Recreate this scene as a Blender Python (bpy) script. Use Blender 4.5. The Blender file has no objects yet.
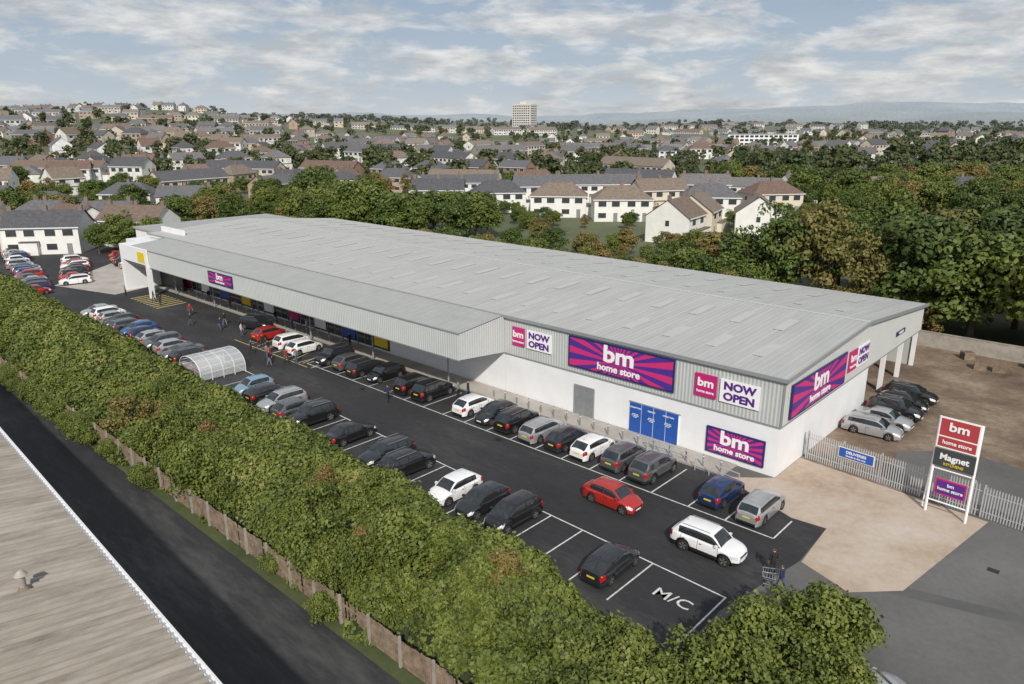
import bpy, math, random
import numpy as np
from mathutils import Vector, Matrix, noise
random.seed(7); rng=np.random.default_rng(7)
sc=bpy.context.scene
F=740.0; PITCH=math.atan(220/740); HEAD=math.radians(42.35)
CAM=Vector((18.85,-49.29,25.0))
FW=(-math.sin(HEAD),math.cos(HEAD)); RT=(math.cos(HEAD),math.sin(HEAD))
def loc(d,l): return (CAM.x+FW[0]*d+RT[0]*l, CAM.y+FW[1]*d+RT[1]*l)
def sstep(a,b,x):
    t=max(0,min(1,(x-a)/(b-a))); return t*t*(3-2*t)

# ---------------------------------------------------------------- materials
def nodes(name):
    m=bpy.data.materials.new(name); m.use_nodes=True
    nt=m.node_tree; return m,nt,nt.nodes['Principled BSDF']
def ramp(nt,cols,interp='LINEAR'):
    r=nt.nodes.new('ShaderNodeValToRGB'); cr=r.color_ramp; cr.interpolation=interp
    while len(cr.elements)<len(cols): cr.elements.new(.5)
    for e,(p,c) in zip(cr.elements,cols):
        e.position=p; e.color=(*c,1)
    return r
def mat(name,col,rough=.7,metal=0,var=.15,scale=1.5,bump=0,bscale=30,coat=0,col2=None,alpha=1,trans=0):
    m,nt,b=nodes(name)
    tc=nt.nodes.new('ShaderNodeTexCoord'); n=nt.nodes.new('ShaderNodeTexNoise')
    n.inputs['Scale'].default_value=scale; n.inputs['Detail'].default_value=6; n.inputs['Roughness'].default_value=.65
    nt.links.new(tc.outputs['Object'],n.inputs['Vector'])
    c1=tuple(max(0,c*(1-var)) for c in col); c2=col2 or tuple(min(1,c*(1+var)) for c in col)
    r=ramp(nt,[(.3,c1),(.7,c2)]); nt.links.new(n.outputs['Fac'],r.inputs[0]); nt.links.new(r.outputs[0],b.inputs['Base Color'])
    b.inputs['Roughness'].default_value=rough; b.inputs['Metallic'].default_value=metal
    if coat: b.inputs['Coat Weight'].default_value=coat; b.inputs['Coat Roughness'].default_value=.08
    if alpha<1: b.inputs['Alpha'].default_value=alpha
    if bump:
        n2=nt.nodes.new('ShaderNodeTexNoise'); n2.inputs['Scale'].default_value=bscale; n2.inputs['Detail'].default_value=4
        nt.links.new(tc.outputs['Object'],n2.inputs['Vector'])
        bp=nt.nodes.new('ShaderNodeBump'); bp.inputs['Strength'].default_value=bump; bp.inputs['Distance'].default_value=.02
        nt.links.new(n2.outputs['Fac'],bp.inputs['Height']); nt.links.new(bp.outputs[0],b.inputs['Normal'])
    return m
def ground_mat(name,cols,s1=.15,s2=2.5,rough=.85,bump=.3,stretch=(1,1,1)):
    m,nt,b=nodes(name)
    tc=nt.nodes.new('ShaderNodeTexCoord')
    mp=nt.nodes.new('ShaderNodeMapping'); mp.inputs['Scale'].default_value=stretch; nt.links.new(tc.outputs['Object'],mp.inputs[0])
    def nz(s,d=8,rg=.6):
        n=nt.nodes.new('ShaderNodeTexNoise'); n.inputs['Scale'].default_value=s; n.inputs['Detail'].default_value=d; n.inputs['Roughness'].default_value=rg
        nt.links.new(mp.outputs[0],n.inputs['Vector']); return n
    a=nz(s1); c=nz(s2,8,.75)
    mx=nt.nodes.new('ShaderNodeMath'); mx.operation='MULTIPLY_ADD'; mx.inputs[1].default_value=.65
    m2=nt.nodes.new('ShaderNodeMath'); m2.operation='MULTIPLY'; m2.inputs[1].default_value=.35
    nt.links.new(c.outputs['Fac'],m2.inputs[0]); nt.links.new(a.outputs['Fac'],mx.inputs[0]); nt.links.new(m2.outputs[0],mx.inputs[2])
    k=len(cols); r=ramp(nt,[(.36+.28*i/(k-1),q) for i,q in enumerate(cols)])
    nt.links.new(mx.outputs[0],r.inputs[0])
    nt.links.new(r.outputs[0],b.inputs['Base Color']); b.inputs['Roughness'].default_value=rough
    n3=nz(25,4); bp=nt.nodes.new('ShaderNodeBump'); bp.inputs['Strength'].default_value=bump; bp.inputs['Distance'].default_value=.03
    nt.links.new(n3.outputs['Fac'],bp.inputs['Height']); nt.links.new(bp.outputs[0],b.inputs['Normal'])
    return m
def leaf_mat(name,cols,worldnoise=.0):
    m,nt,b=nodes(name)
    at=nt.nodes.new('ShaderNodeAttribute'); at.attribute_name='tint'
    oi=nt.nodes.new('ShaderNodeObjectInfo')
    k=len(cols); r=ramp(nt,[(i/(k-1),q) for i,q in enumerate(cols)])
    ad=nt.nodes.new('ShaderNodeMath'); ad.operation='MULTIPLY_ADD'; ad.inputs[1].default_value=.45
    m3=nt.nodes.new('ShaderNodeMath'); m3.operation='MULTIPLY'; m3.inputs[1].default_value=.55
    nt.links.new(at.outputs['Fac'],ad.inputs[0])
    if worldnoise:
        tc=nt.nodes.new('ShaderNodeTexCoord'); n=nt.nodes.new('ShaderNodeTexNoise'); n.inputs['Scale'].default_value=worldnoise; n.inputs['Detail'].default_value=5
        nt.links.new(tc.outputs['Object'],n.inputs['Vector'])
        mr=nt.nodes.new('ShaderNodeMapRange'); mr.inputs[1].default_value=.32; mr.inputs[2].default_value=.68
        nt.links.new(n.outputs['Fac'],mr.inputs[0]); nt.links.new(mr.outputs[0],m3.inputs[0])
    else: nt.links.new(oi.outputs['Random'],m3.inputs[0])
    nt.links.new(m3.outputs[0],ad.inputs[2]); nt.links.new(ad.outputs[0],r.inputs[0])
    nt.links.new(r.outputs[0],b.inputs['Base Color']); b.inputs['Roughness'].default_value=.55; b.inputs['Specular IOR Level'].default_value=.3
    return m

M={}
M['fresh']=ground_mat('fresh_asphalt',[(.016,.016,.018),(.028,.028,.03),(.06,.06,.06)],.16,3,stretch=(.35,1,1))
M['old']=ground_mat('old_asphalt',[(.085,.084,.082),(.12,.117,.113),(.155,.15,.143)],.1,2.5)
M['patch']=ground_mat('patched_asphalt',[(.08,.08,.078),(.1,.1,.098),(.12,.12,.115)],.3,3)
M['lane']=ground_mat('lane_asphalt',[(.018,.018,.02),(.03,.03,.032),(.065,.065,.062)],.25,2,stretch=(.25,1,1))
M['yard']=ground_mat('yard_ground',[(.085,.06,.042),(.2,.145,.10),(.36,.29,.22)],.17,1.6,bump=1)
M['apron']=ground_mat('apron_concrete',[(.33,.24,.165),(.45,.36,.28),(.52,.46,.39)],.16,1.6)
M['pave']=ground_mat('paving',[(.3,.28,.25),(.4,.37,.33),(.46,.43,.39)],.4,4)
M['grass']=ground_mat('grass',[(.04,.055,.02),(.07,.09,.03),(.11,.11,.05)],.15,3,bump=1)
M['kerb']=mat('kerb',(.3,.29,.27),.8,scale=3)
M['paint']=mat('road_paint',(.6,.6,.58),.6,var=.35,scale=5)
M['ypaint']=mat('yellow_paint',(.6,.5,.18),.6,var=.25,scale=6)
M['white']=mat('white_wall',(.78,.785,.80),.6,var=.05,scale=.5)
M['clad']=mat('grey_cladding',(.50,.52,.51),.5,.1,var=.05,scale=.4)
M['cladw']=mat('fascia_cladding',(.51,.53,.52),.5,.1,var=.05,scale=.4)
M['trim']=mat('grey_trim',(.3,.31,.32),.5,.2,var=.05)
M['dark']=mat('dark_interior',(.03,.03,.033),.5)
M['glass']=mat('shop_glass',(.05,.055,.06),.08,var=.4,scale=.5)
M['blue']=mat('blue_panel',(.02,.09,.38),.4,var=.08)
M['door']=mat('grey_door',(.22,.23,.24),.5)
M['galv']=mat('galvanised',(.52,.53,.54),.5,.3,var=.15,scale=8)
M['wood']=mat('fence_wood',(.25,.185,.135),.85,var=.45,scale=2.5,bump=.4)
M['conc']=mat('concrete',(.33,.30,.26),.85,var=.25,scale=1,bump=.3)
M['bark']=mat('bark',(.11,.085,.06),.9,var=.3,scale=5)
M['magenta']=mat('magenta_panel',(.5,.02,.16),.4,var=.04)
M['navy']=mat('navy_panel',(.02,.025,.12),.4,var=.05)
M['slate']=mat('dark_panel',(.05,.055,.06),.4,var=.05)
M['purple']=mat('purple_panel',(.09,.02,.22),.4,var=.05)
M['signwhite']=mat('sign_white',(.85,.85,.85),.4,var=.02)
M['black']=mat('black_plastic',(.015,.015,.016),.45)
M['yellow']=mat('yellow_panel',(.75,.55,.02),.45,var=.05)
M['red']=mat('red_panel',(.42,.05,.06),.45,var=.05)
def tint_ramp_mat(name,cols,mul,rough=.8,nscale=2):
    m,nt,b=nodes(name)
    oi=nt.nodes.new('ShaderNodeObjectInfo'); mm=nt.nodes.new('ShaderNodeMath'); mm.operation='MULTIPLY'; mm.inputs[1].default_value=mul
    fr=nt.nodes.new('ShaderNodeMath'); fr.operation='FRACT'
    nt.links.new(oi.outputs['Random'],mm.inputs[0]); nt.links.new(mm.outputs[0],fr.inputs[0])
    r=ramp(nt,[(i/len(cols),c) for i,c in enumerate(cols)],'CONSTANT'); nt.links.new(fr.outputs[0],r.inputs[0])
    tc=nt.nodes.new('ShaderNodeTexCoord'); n=nt.nodes.new('ShaderNodeTexNoise'); n.inputs['Scale'].default_value=nscale; n.inputs['Detail'].default_value=5
    nt.links.new(tc.outputs['Object'],n.inputs['Vector'])
    rr=ramp(nt,[(.3,(.7,.7,.7)),(.7,(1.1,1.1,1.1))]); nt.links.new(n.outputs['Fac'],rr.inputs[0])
    mx=nt.nodes.new('ShaderNodeMix'); mx.data_type='RGBA'; mx.blend_type='MULTIPLY'; mx.inputs[0].default_value=1
    nt.links.new(r.outputs[0],mx.inputs[6]); nt.links.new(rr.outputs[0],mx.inputs[7]); nt.links.new(mx.outputs[2],b.inputs['Base Color'])
    b.inputs['Roughness'].default_value=rough; return m
WC=[(.74,.73,.7),(.62,.53,.4),(.76,.76,.76),(.42,.31,.22),(.7,.7,.67),(.3,.19,.14),(.56,.5,.43),(.74,.72,.64)]
RC=[(.11,.11,.12),(.18,.13,.1),(.09,.09,.1),(.17,.16,.16),(.17,.11,.085),(.13,.13,.14),(.21,.165,.13)]
def haze_mix(c,f): return tuple(c[i]*(1-f)+(.34,.36,.38)[i]*f for i in range(3))  # blends a colour towards pale grey to paint in distance haze
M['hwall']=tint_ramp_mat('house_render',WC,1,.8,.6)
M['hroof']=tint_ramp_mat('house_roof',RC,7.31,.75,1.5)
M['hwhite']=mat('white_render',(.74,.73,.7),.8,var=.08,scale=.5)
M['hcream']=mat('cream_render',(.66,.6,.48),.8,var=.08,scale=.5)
M['hwall_haze']=tint_ramp_mat('hazed_render',[haze_mix(c,.12) for c in WC],1,.8,.6)  # far house walls, aerial haze painted into the colour
M['hroof_haze']=tint_ramp_mat('hazed_roof',[haze_mix(c,.14) for c in RC],7.31,.75,1.5)  # far roofs, same haze mixed into their colours
M['brick']=mat('chimney_brick',(.2,.15,.125),.85,var=.3,scale=6)
M['hglass']=mat('house_glass',(.05,.055,.06),.1,var=.3)
M['pvc']=mat('white_pvc',(.75,.75,.75),.5,var=.03)
greens=[(.034,.054,.014),(.056,.086,.019),(.088,.125,.025),(.125,.155,.03),(.18,.18,.045)]
M['leaf']=leaf_mat('foliage',greens)
M['leafy']=leaf_mat('autumn_foliage',[(.08,.095,.03),(.13,.13,.035),(.18,.15,.045),(.2,.14,.05),(.16,.1,.04)])
M['leaffar']=leaf_mat('hazed_foliage',[(.04,.058,.026),(.06,.082,.03),(.09,.105,.042),(.12,.105,.05)])  # lightened greens: haze painted into mid-distance trees
M['leafvfar']=leaf_mat('hazed_hill_foliage',[(.075,.095,.065),(.10,.12,.085),(.14,.145,.105)])  # paler, greyer greens: more haze painted into the farthest trees
M['hedge']=leaf_mat('hedge_foliage',[(.045,.062,.016),(.08,.108,.022),(.125,.155,.03),(.18,.2,.045),(.27,.25,.09)],.3)
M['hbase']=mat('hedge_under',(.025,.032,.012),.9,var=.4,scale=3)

# ---------------------------------------------------------------- mesh builder
class MB:
    def __init__(s): s.v=[]; s.f=[]; s.m=[]
    def quad(s,a,b,c,d,m=0):
        i=len(s.v); s.v+= [a,b,c,d]; s.f.append((i,i+1,i+2,i+3)); s.m.append(m)
    def poly(s,pts,m=0):
        i=len(s.v); s.v+=list(pts); s.f.append(tuple(range(i,i+len(pts)))); s.m.append(m)
    def box(s,x0,x1,y0,y1,z0,z1,m=0):
        i=len(s.v)
        s.v+=[(x0,y0,z0),(x1,y0,z0),(x1,y1,z0),(x0,y1,z0),(x0,y0,z1),(x1,y0,z1),(x1,y1,z1),(x0,y1,z1)]
        for q in ((0,3,2,1),(4,5,6,7),(0,1,5,4),(1,2,6,5),(2,3,7,6),(3,0,4,7)):
            s.f.append(tuple(i+k for k in q)); s.m.append(m)
    def cyl(s,p0,p1,r0,r1,n=8,m=0,cap=True):
        p0=Vector(p0); p1=Vector(p1); d=(p1-p0).normalized()
        a=d.orthogonal().normalized(); b=d.cross(a); i=len(s.v)
        for p,r in ((p0,r0),(p1,r1)):
            for k in range(n):
                t=2*math.pi*k/n; s.v.append(tuple(p+a*math.cos(t)*r+b*math.sin(t)*r))
        for k in range(n):
            k2=(k+1)%n; s.f.append((i+k,i+k2,i+n+k2,i+n+k)); s.m.append(m)
        if cap:
            s.f.append(tuple(i+n+k for k in range(n))); s.m.append(m)
            s.f.append(tuple(i+k for k in reversed(range(n)))); s.m.append(m)
    def mesh(s,name,mats,smooth=False,ang=35):
        me=bpy.data.meshes.new(name); me.from_pydata([tuple(v) for v in s.v],[],s.f)
        for m in mats: me.materials.append(m)
        me.polygons.foreach_set('material_index',s.m)
        if smooth:
            me.polygons.foreach_set('use_smooth',[True]*len(s.f)); me.set_sharp_from_angle(angle=math.radians(ang))
        me.update(); return me
    def obj(s,name,mats,parent=None,smooth=False,ang=35):
        return put(name,s.mesh(name,mats,smooth,ang),parent)
def put(name,me,parent=None,l=(0,0,0),rz=0,sc_=1):
    o=bpy.data.objects.new(name,me); sc.collection.objects.link(o)
    o.location=l; o.rotation_euler=(0,0,rz)
    o.scale=(sc_,)*3 if not isinstance(sc_,tuple) else sc_
    if parent: o.parent=parent
    return o
def empty(name,l=(0,0,0),rz=0):
    o=put(name,None,None,l,rz); o.empty_display_size=.5; return o
def text(body,size,parent,l,rot,m,bold=.0,name='lettering',sx=1):
    c=bpy.data.curves.new(name,'FONT'); c.body=body; c.size=size; c.align_x='CENTER'; c.align_y='CENTER'; c.extrude=.012; c.offset=bold
    c.resolution_u=3
    c.materials.append(m); o=bpy.data.objects.new(name,c); sc.collection.objects.link(o); o.location=l; o.rotation_euler=rot; o.scale=(sx,1,1)
    if parent: o.parent=parent
    return o

# ---------------------------------------------------------------- terrain
def hT(x,y):
    fx,fy=x-CAM.x,y-CAM.y; d=math.hypot(fx,fy)
    if d<170: return 0.0
    f=fx*FW[0]+fy*FW[1]; l=fx*RT[0]+fy*RT[1]
    az=max(-1,min(1,l/f)) if f>1 else 0
    t=sstep(170,1150,d)
    n=noise.noise(Vector((x*.0028,y*.0028,0)))
    h=t*(8+26*sstep(.0,-.5,az)+20*n)+sstep(200,420,d)*5*noise.noise(Vector((x*.008,y*.008,4)))
    n2=noise.noise(Vector((x*.0004,y*.0004,3)))+.6*noise.noise(Vector((x*.0013,y*.0013,5)))
    h+=sstep(2300,8500,d)*(45+120*sstep(-.05,.5,az)+120*n2)
    return h
NR,NA=120,300
rad=[0]+[20*(13000/20)**(i/(NR-1)) for i in range(NR)]
tv=[];tc_=[]
for r in rad:
    for k in range(NA):
        t=2*math.pi*k/NA; x,y=-40+r*math.cos(t),10+r*math.sin(t)
        tv.append((x,y,hT(x,y)))
        d=math.hypot(x-CAM.x,y-CAM.y); haze_=sstep(500,6500,d)
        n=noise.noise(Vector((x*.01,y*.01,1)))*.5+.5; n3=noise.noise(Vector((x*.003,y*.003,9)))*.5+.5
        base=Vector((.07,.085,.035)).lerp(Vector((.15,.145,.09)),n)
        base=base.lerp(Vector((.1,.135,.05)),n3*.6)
        c=base.lerp(Vector((.34,.385,.42))*(0.8+.4*n3),haze_**.65); tc_.append((*c,1))  # ground colour fades to blue-grey with distance: painted aerial haze
tf=[]
for i in range(len(rad)-1):
    for k in range(NA):
        k2=(k+1)%NA; tf.append((i*NA+k,(i+1)*NA+k,(i+1)*NA+k2,i*NA+k2))
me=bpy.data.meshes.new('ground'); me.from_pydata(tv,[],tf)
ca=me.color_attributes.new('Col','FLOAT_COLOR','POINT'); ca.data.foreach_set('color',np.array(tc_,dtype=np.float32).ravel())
m,nt,b=nodes('hazed_ground_cover'); at=nt.nodes.new('ShaderNodeAttribute'); at.attribute_name='Col'
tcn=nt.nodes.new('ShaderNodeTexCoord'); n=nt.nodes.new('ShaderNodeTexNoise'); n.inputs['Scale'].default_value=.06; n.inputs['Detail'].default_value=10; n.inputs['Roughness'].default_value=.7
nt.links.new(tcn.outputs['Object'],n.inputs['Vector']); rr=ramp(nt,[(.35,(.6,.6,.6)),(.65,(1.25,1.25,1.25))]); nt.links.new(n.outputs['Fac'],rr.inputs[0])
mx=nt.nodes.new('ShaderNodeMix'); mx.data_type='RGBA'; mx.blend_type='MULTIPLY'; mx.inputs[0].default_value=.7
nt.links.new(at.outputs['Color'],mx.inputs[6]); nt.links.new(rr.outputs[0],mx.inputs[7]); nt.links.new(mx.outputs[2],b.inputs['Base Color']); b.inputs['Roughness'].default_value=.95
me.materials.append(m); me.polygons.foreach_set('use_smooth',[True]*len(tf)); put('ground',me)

# ---------------------------------------------------------------- surfaces
def sheet(name,pts,z,m):
    b=MB(); b.poly([(x,y,z) for x,y in pts]); return b.obj(name,[m])
def yl(x): return -15.5-.033*x
sheet('old_asphalt_road',[(-6,-70),(90,-70),(90,4),(-6,4)],.004,M['old'])
sheet('asphalt_patch',[(9.5,-9.4),(30,-3.5),(30,-2.6),(10.1,-8.2)],.008,M['patch'])
sheet('side_lane',[(-170,-40.5),(-2,-40.5),(-2,-31.4),(-170,-31.4)],.008,M['lane'])
sheet('yard',[(-8,4),(60,4),(60,44),(-8,44)],.004,M['yard'])
sheet('yard_asphalt_strip',[(6.5,4.2),(22,4.2),(22,12),(9,14.5),(5.2,11)],.008,M['old'])
sheet('car_park',[(-160,-24),(4.4,-22),(4.3,-16.8),(5.6,-9.4),(5.4,-4.6),(3.2,-4.8),(-2.4,-2.4),(-100,-2.4),(-108,14),(-175,14)],.008,M['fresh'])
sheet('concrete_apron',[(-2.8,-2.4),(3.2,-4.8),(5.4,-4.6),(5.7,-9.4),(8.8,-10.6),(11.0,-8.4),(12.9,3.3),(0,4.6),(0,-.0)],.012,M['apron'])
sheet('beige_forecourt',[(-101,-3),(-99,-9),(-113,-13),(-128,2),(-112,4)],.012,M['pave'])
b=MB(); b.box(-98.6,-3.0,-2.35,-.02,0,.12,0); b.box(-98.6,-2.9,-2.47,-2.355,0,.13,1)
b.obj('pavement',[M['pave'],M['kerb']])
b=MB()
for x,y in [(-3,-9.2),(-20,-9.0),(-38,-9.1),(-12,-13.6),(-30,-13.2),(9,-14),(14,-3),(-48,-12)]: b.box(x,x+.6,y,y+.45,0,.016,0)
b.obj('drain_cover',[M['black']])
b=MB()
def line(x0,y0,x1,y1,w=.1,m=0,z=.016):
    d=Vector((x1-x0,y1-y0)); n=Vector((-d.y,d.x)).normalized()*w/2
    b.quad((x0+n.x,y0+n.y,z),(x0-n.x,y0-n.y,z),(x1-n.x,y1-n.y,z),(x1+n.x,y1+n.y,z),m)
x=-.7
while x>-90:
    if not(-57<x<-49.5): line(x,yl(x)-.06,x,yl(x)-4.7)
    x-=2.66
line(4.0,yl(4)-.06,4.0,yl(4)-4.9); 
for i in range(40):
    xa=4.05-i*2.4; xb=xa-2.4
    line(xa,yl(xa),xb,yl(xb),z=.0165)
RX=[4.0,.1,-2.6,-5.5]+[-5.5-2.7*i for i in range(1,17)]
for x in RX[1:]: line(x,-3.1,x,-8.0)
line(3.4,-5.2,3.4,-8.0)
line(3.4,-8.06,-48.7,-8.06,z=.0165)
for i in range(8):
    x0=-62+i*1.9; line(x0,-4,x0+1.6,-8.4,m=1); 
line(-63,-8.8,-47.5,-8.8,m=1); line(-63,-3.6,-47.5,-3.6,m=1)
for i in range(6): line(-60+i*2.6,-3.7,-60+i*2.6,-8.7,z=.0172)
for i in range(9): line(-95+i*1.1,-4,-94.4+i*1.1,-8.5,w=.3,m=1)
b.obj('parking_bay_markings',[M['paint'],M['ypaint']])
mc=text('M/C',1.15,None,(1.9,-17.7,.018),(0,0,0),M['paint'],.005,'painted_bay_lettering',1.15); mc.data.extrude=0

# ---------------------------------------------------------------- store building
store=empty('retail_store_building')
def zr(y):
    if y<17: return 7.7+.8*(y/17)
    return 8.5-1.75*((y-17)/18.6)
YB=35.6; XL=-106.0; CZ=4.0
b=MB()
b.box(-26.9,-.04,.04,.4,0,CZ,0); b.box(-.4,-.04,.42,19,0,CZ,0)
b.box(-99,-27,.04,.4,0,7.5,0)
b.box(XL,XL+.3,.42,YB,0,6.6,0); b.box(XL+.3,-.5,YB-.3,YB,0,6.5,1)
b.box(-7,-6.8,19,YB-.4,0,6.6,0); b.box(-6.8,-.4,18.7,18.98,0,6.6,0)
for y in (19.2,24.5,30,35.1): b.box(-.55,-.15,y,y+.35,0,4.0,0)
for y in (20,25.4,30.8): b.box(-6.79,-6.7,y,y+3.6,0,3.6,2)
b.box(-6.7,-.5,19,YB-.4,3.9,4.0,1)
b.obj('walls',[M['white'],M['clad'],M['door']],store)
def ribs(mb,p0,p1,z0,z1,nrm,period=.3,depth=.035,m=0):
    p0=Vector(p0);p1=Vector(p1);L=(p1-p0).length;d=(p1-p0)/L;nrm=Vector(nrm)
    s=0;P=[]
    while s<L:
        for a,o in ((0,0),(.15,1),(.5,1),(.65,0)):
            q=s+a*period
            if q<=L: P.append((q,o*depth))
        s+=period
    P.append((L,0)); i0=len(mb.v)
    for q,o in P:
        p=p0+d*q+nrm*o; a=z0(p) if callable(z0) else z0; c=z1(p) if callable(z1) else z1
        mb.v.append((p.x,p.y,a)); mb.v.append((p.x,p.y,c))
    for i in range(len(P)-1):
        k=i0+2*i; mb.f.append((k,k+2,k+3,k+1)); mb.m.append(m)
b=MB()
ribs(b,(-27,0),(0,0),CZ,7.55,(0,-1))
ribs(b,(0,0.0),(0,YB),lambda p:4.0,lambda p:zr(p.y)-.18,(1,0))
b.box(-27,.05,-.07,.03,CZ-.1,CZ-.003,1); b.box(-.03,.07,.04,YB,CZ-.1,CZ-.003,1)
b.box(-.06,.08,-.08,.0,CZ,7.5,1)
b.obj('upper_cladding',[M['clad'],M['trim']],store)
m,nt,bs=nodes('metal_roof')
tcn=nt.nodes.new('ShaderNodeTexCoord'); mp=nt.nodes.new('ShaderNodeMapping'); mp.inputs['Scale'].default_value=(1,.12,1)
n=nt.nodes.new('ShaderNodeTexNoise'); n.inputs['Scale'].default_value=.9; n.inputs['Detail'].default_value=8; n.inputs['Roughness'].default_value=.7
nt.links.new(tcn.outputs['Object'],mp.inputs[0]); nt.links.new(mp.outputs[0],n.inputs['Vector'])
rr=ramp(nt,[(.3,(.37,.375,.36)),(.7,(.46,.46,.445))]); nt.links.new(n.outputs['Fac'],rr.inputs[0]); nt.links.new(rr.outputs[0],bs.inputs['Base Color'])
bs.inputs['Roughness'].default_value=.6; bs.inputs['Metallic'].default_value=.05
M['roof']=m
M['roof2']=mat('canopy_roof',(.36,.365,.355),.6,.05,var=.08,scale=.6)
M['sky']=mat('rooflight_grp',(.47,.47,.455),.5,var=.06,scale=1.2)
def roofsheet(mb,x0,x1,y0,z0,y1,z1,period=1.0,m=0):
    P=[];x=x0
    while x<x1:
        P+=[(x,0),(x+.03,.03),(x+.08,.03),(x+.11,0),(x+.5,0),(x+.52,.015),(x+.55,.015),(x+.57,0)]; x+=period
    P=[q for q in P if q[0]<x1]+[(x1,0)]
    i0=len(mb.v)
    for q,o in P: mb.v.append((q,y0,z0+o)); mb.v.append((q,y1,z1+o))
    for i in range(len(P)-1):
        k=i0+2*i; mb.f.append((k,k+2,k+3,k+1)); mb.m.append(m)
b=MB()
roofsheet(b,XL-.2,.25,-.2,zr(-.2),17,zr(17)); roofsheet(b,XL-.2,.25,17,zr(17),YB+.3,zr(YB+.3))
b.box(XL-.2,.27,16.8,17.2,8.51,8.55,2)
b.box(XL-.2,.27,-.3,-.203,7.45,7.72,1)
for (ya,yb) in ((-.3,17),(17,YB+.3)):
    for xx in (.255,XL-.3):
        i=len(b.v)
        for y in (ya,yb):
            for dx in (0,.12):
                for dz in (-.22,.08): b.v.append((xx+dx,y,zr(y)+dz))
        for q in ((0,2,3,1),(4,5,7,6),(0,1,5,4),(2,6,7,3),(1,3,7,5),(0,4,6,2)): b.f.append(tuple(i+k for k in q)); b.m.append(1)
b.obj('roof',[M['roof'],M['trim'],M['cladw']],store)
b=MB()
def rl(x,y0,y1,w=.9):
    b.quad((x,y0,zr(y0)+.04),(x+w,y0,zr(y0)+.04),(x+w,y1,zr(y1)+.04),(x,y1,zr(y1)+.04),0)
x=-4
while x>-104:
    rl(x,3.2,6.6); rl(x-1.5,10.2,13.8); 
    rl(x,20.5,24); rl(x-1.5,28,31.5); x-=4.0
b.obj('rooflights',[M['sky']],store)
b=MB()
CX0,CX1,CY=-99.0,-27.0,-6.0
ribs(b,(CX0,CY),(CX1,CY),4.6,7.0,(0,-1),m=0)
ribs(b,(CX1,CY),(CX1,-.0),lambda p:4.6-.6*(p.y+6)/6,lambda p:7.0+.6*(p.y+6)/6,(1,0),m=0)
b.quad((CX0,CY+.02,4.6),(CX1,CY+.02,4.6),(CX1,-.01,4.0),(CX0,-.01,4.0),1)
b.box(CX0,CX1+.06,CY-.07,CY-.003,4.5,4.6,2); b.box(CX0,CX1+.08,CY-.1,CY-.003,7.0,7.12,2)
b.obj('canopy_fascia',[M['cladw'],M['white'],M['trim']],store)
b=MB(); roofsheet(b,CX0,CX1,CY,7.05,-.31,7.62); b.obj('canopy_roof',[M['roof2']],store)
b=MB()
for x in range(-92,-30,12): b.cyl((x,-2.75,.12),(x,-2.75,4.3),.09,.09,10,0)
b.obj('canopy_columns',[M['trim']],store)
b=MB()
b.box(-101.8,-101.0,-6.4,-1,0,7.2,0); b.box(-101.0,-99.01,-6.4,-1,4.9,7.2,0); b.box(-92.8,-92.2,-6.4,-5.8,0,4.9,0); b.box(-99.0,-92.2,-6.4,-6.1,4.9,7.2,0)
b.box(XL-2,-101.81,-3,.4,0,6.9,0)
b.box(-95.2,-92.8,-6.46,-6.402,5.2,6.7,1)
b.box(-100.9,-93,-1.2,-1.1,.1,4.8,2)
b.obj('entrance_portal',[M['white'],M['yellow'],M['dark']],store)
b=MB()
x=-98.5; k=0
while x<-47:
    b.box(x+.08,x+2.92,-.05,.03,.35,2.9,1); b.box(x,x+.08,-.1,.03,.12,3.0,0)
    b.box(x+1.47,x+1.53,-.08,-.052,.35,2.9,0)
    if k%2==1: b.box(x+.3,x+2.7,-.12,-.082,.6,2.2,(2,6,3,5,6)[(k//2)%5])
    x+=3; k+=1
b.box(-98.5,-46,-.14,.03,3.0,3.25,0)
for xa,xb,mm in ((-97,-90,5),(-89,-81,6),(-80,-74,2),(-73,-65,6),(-64,-57,3),(-56,-51,7),(-50.5,-46.5,6)): b.box(xa,xb,-.3,-.142,2.35,3.35,mm)
b.obj('shopfront',[M['trim'],M['glass'],M['magenta'],M['blue'],M['navy'],M['yellow'],M['signwhite'],M['red']],store)
b=MB()
b.box(-18.5,-16.5,-.06,.03,.12,2.75,0); b.box(-18.6,-18.5,-.08,.03,.12,2.85,1); b.box(-16.5,-16.4,-.08,.03,.12,2.85,1); b.box(-18.5,-16.5,-.08,.03,2.75,2.85,1)
b.box(-17.51,-17.49,-.065,-.062,.12,2.75,1)
for i in range(4):
    xa=-12.7+i*1.15; b.box(xa,xa+1.1,-.07,.03,.12,2.7,2); b.box(xa+1.1,xa+1.15,-.05,.03,.12,2.7,3)
b.box(-12.8,-8.0,-.05,.02,2.7,2.78,1)
b.obj('doors',[M['door'],M['trim'],M['blue'],M['signwhite']],store)
for i in (0,1,2): text(('COLLECTION','DELIVERY','COLLECTION')[i],.17,store,(-12.15+i*1.55,-.09,2.3),(math.pi/2,0,0),M['signwhite'],.002); text('please ring\nfor attention\nof staff',.13,store,(-12.15+i*1.55,-.09,1.6),(math.pi/2,0,0),M['signwhite'],.001)
b=MB(); b.box(-122,-106.4,4,30,0,6.6,0); b.box(-122.3,-106.35,3.7,30.3,6.6,6.9,1); b.box(-106.0,-98,2,2.3,7.3,8.6,0)
for i in range(5): b.box(-121+i*3,-119+i*3,3.93,3.998,.5,3,2)
b.obj('end_block',[M['white'],M['roof2'],M['glass']],store)

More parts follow.
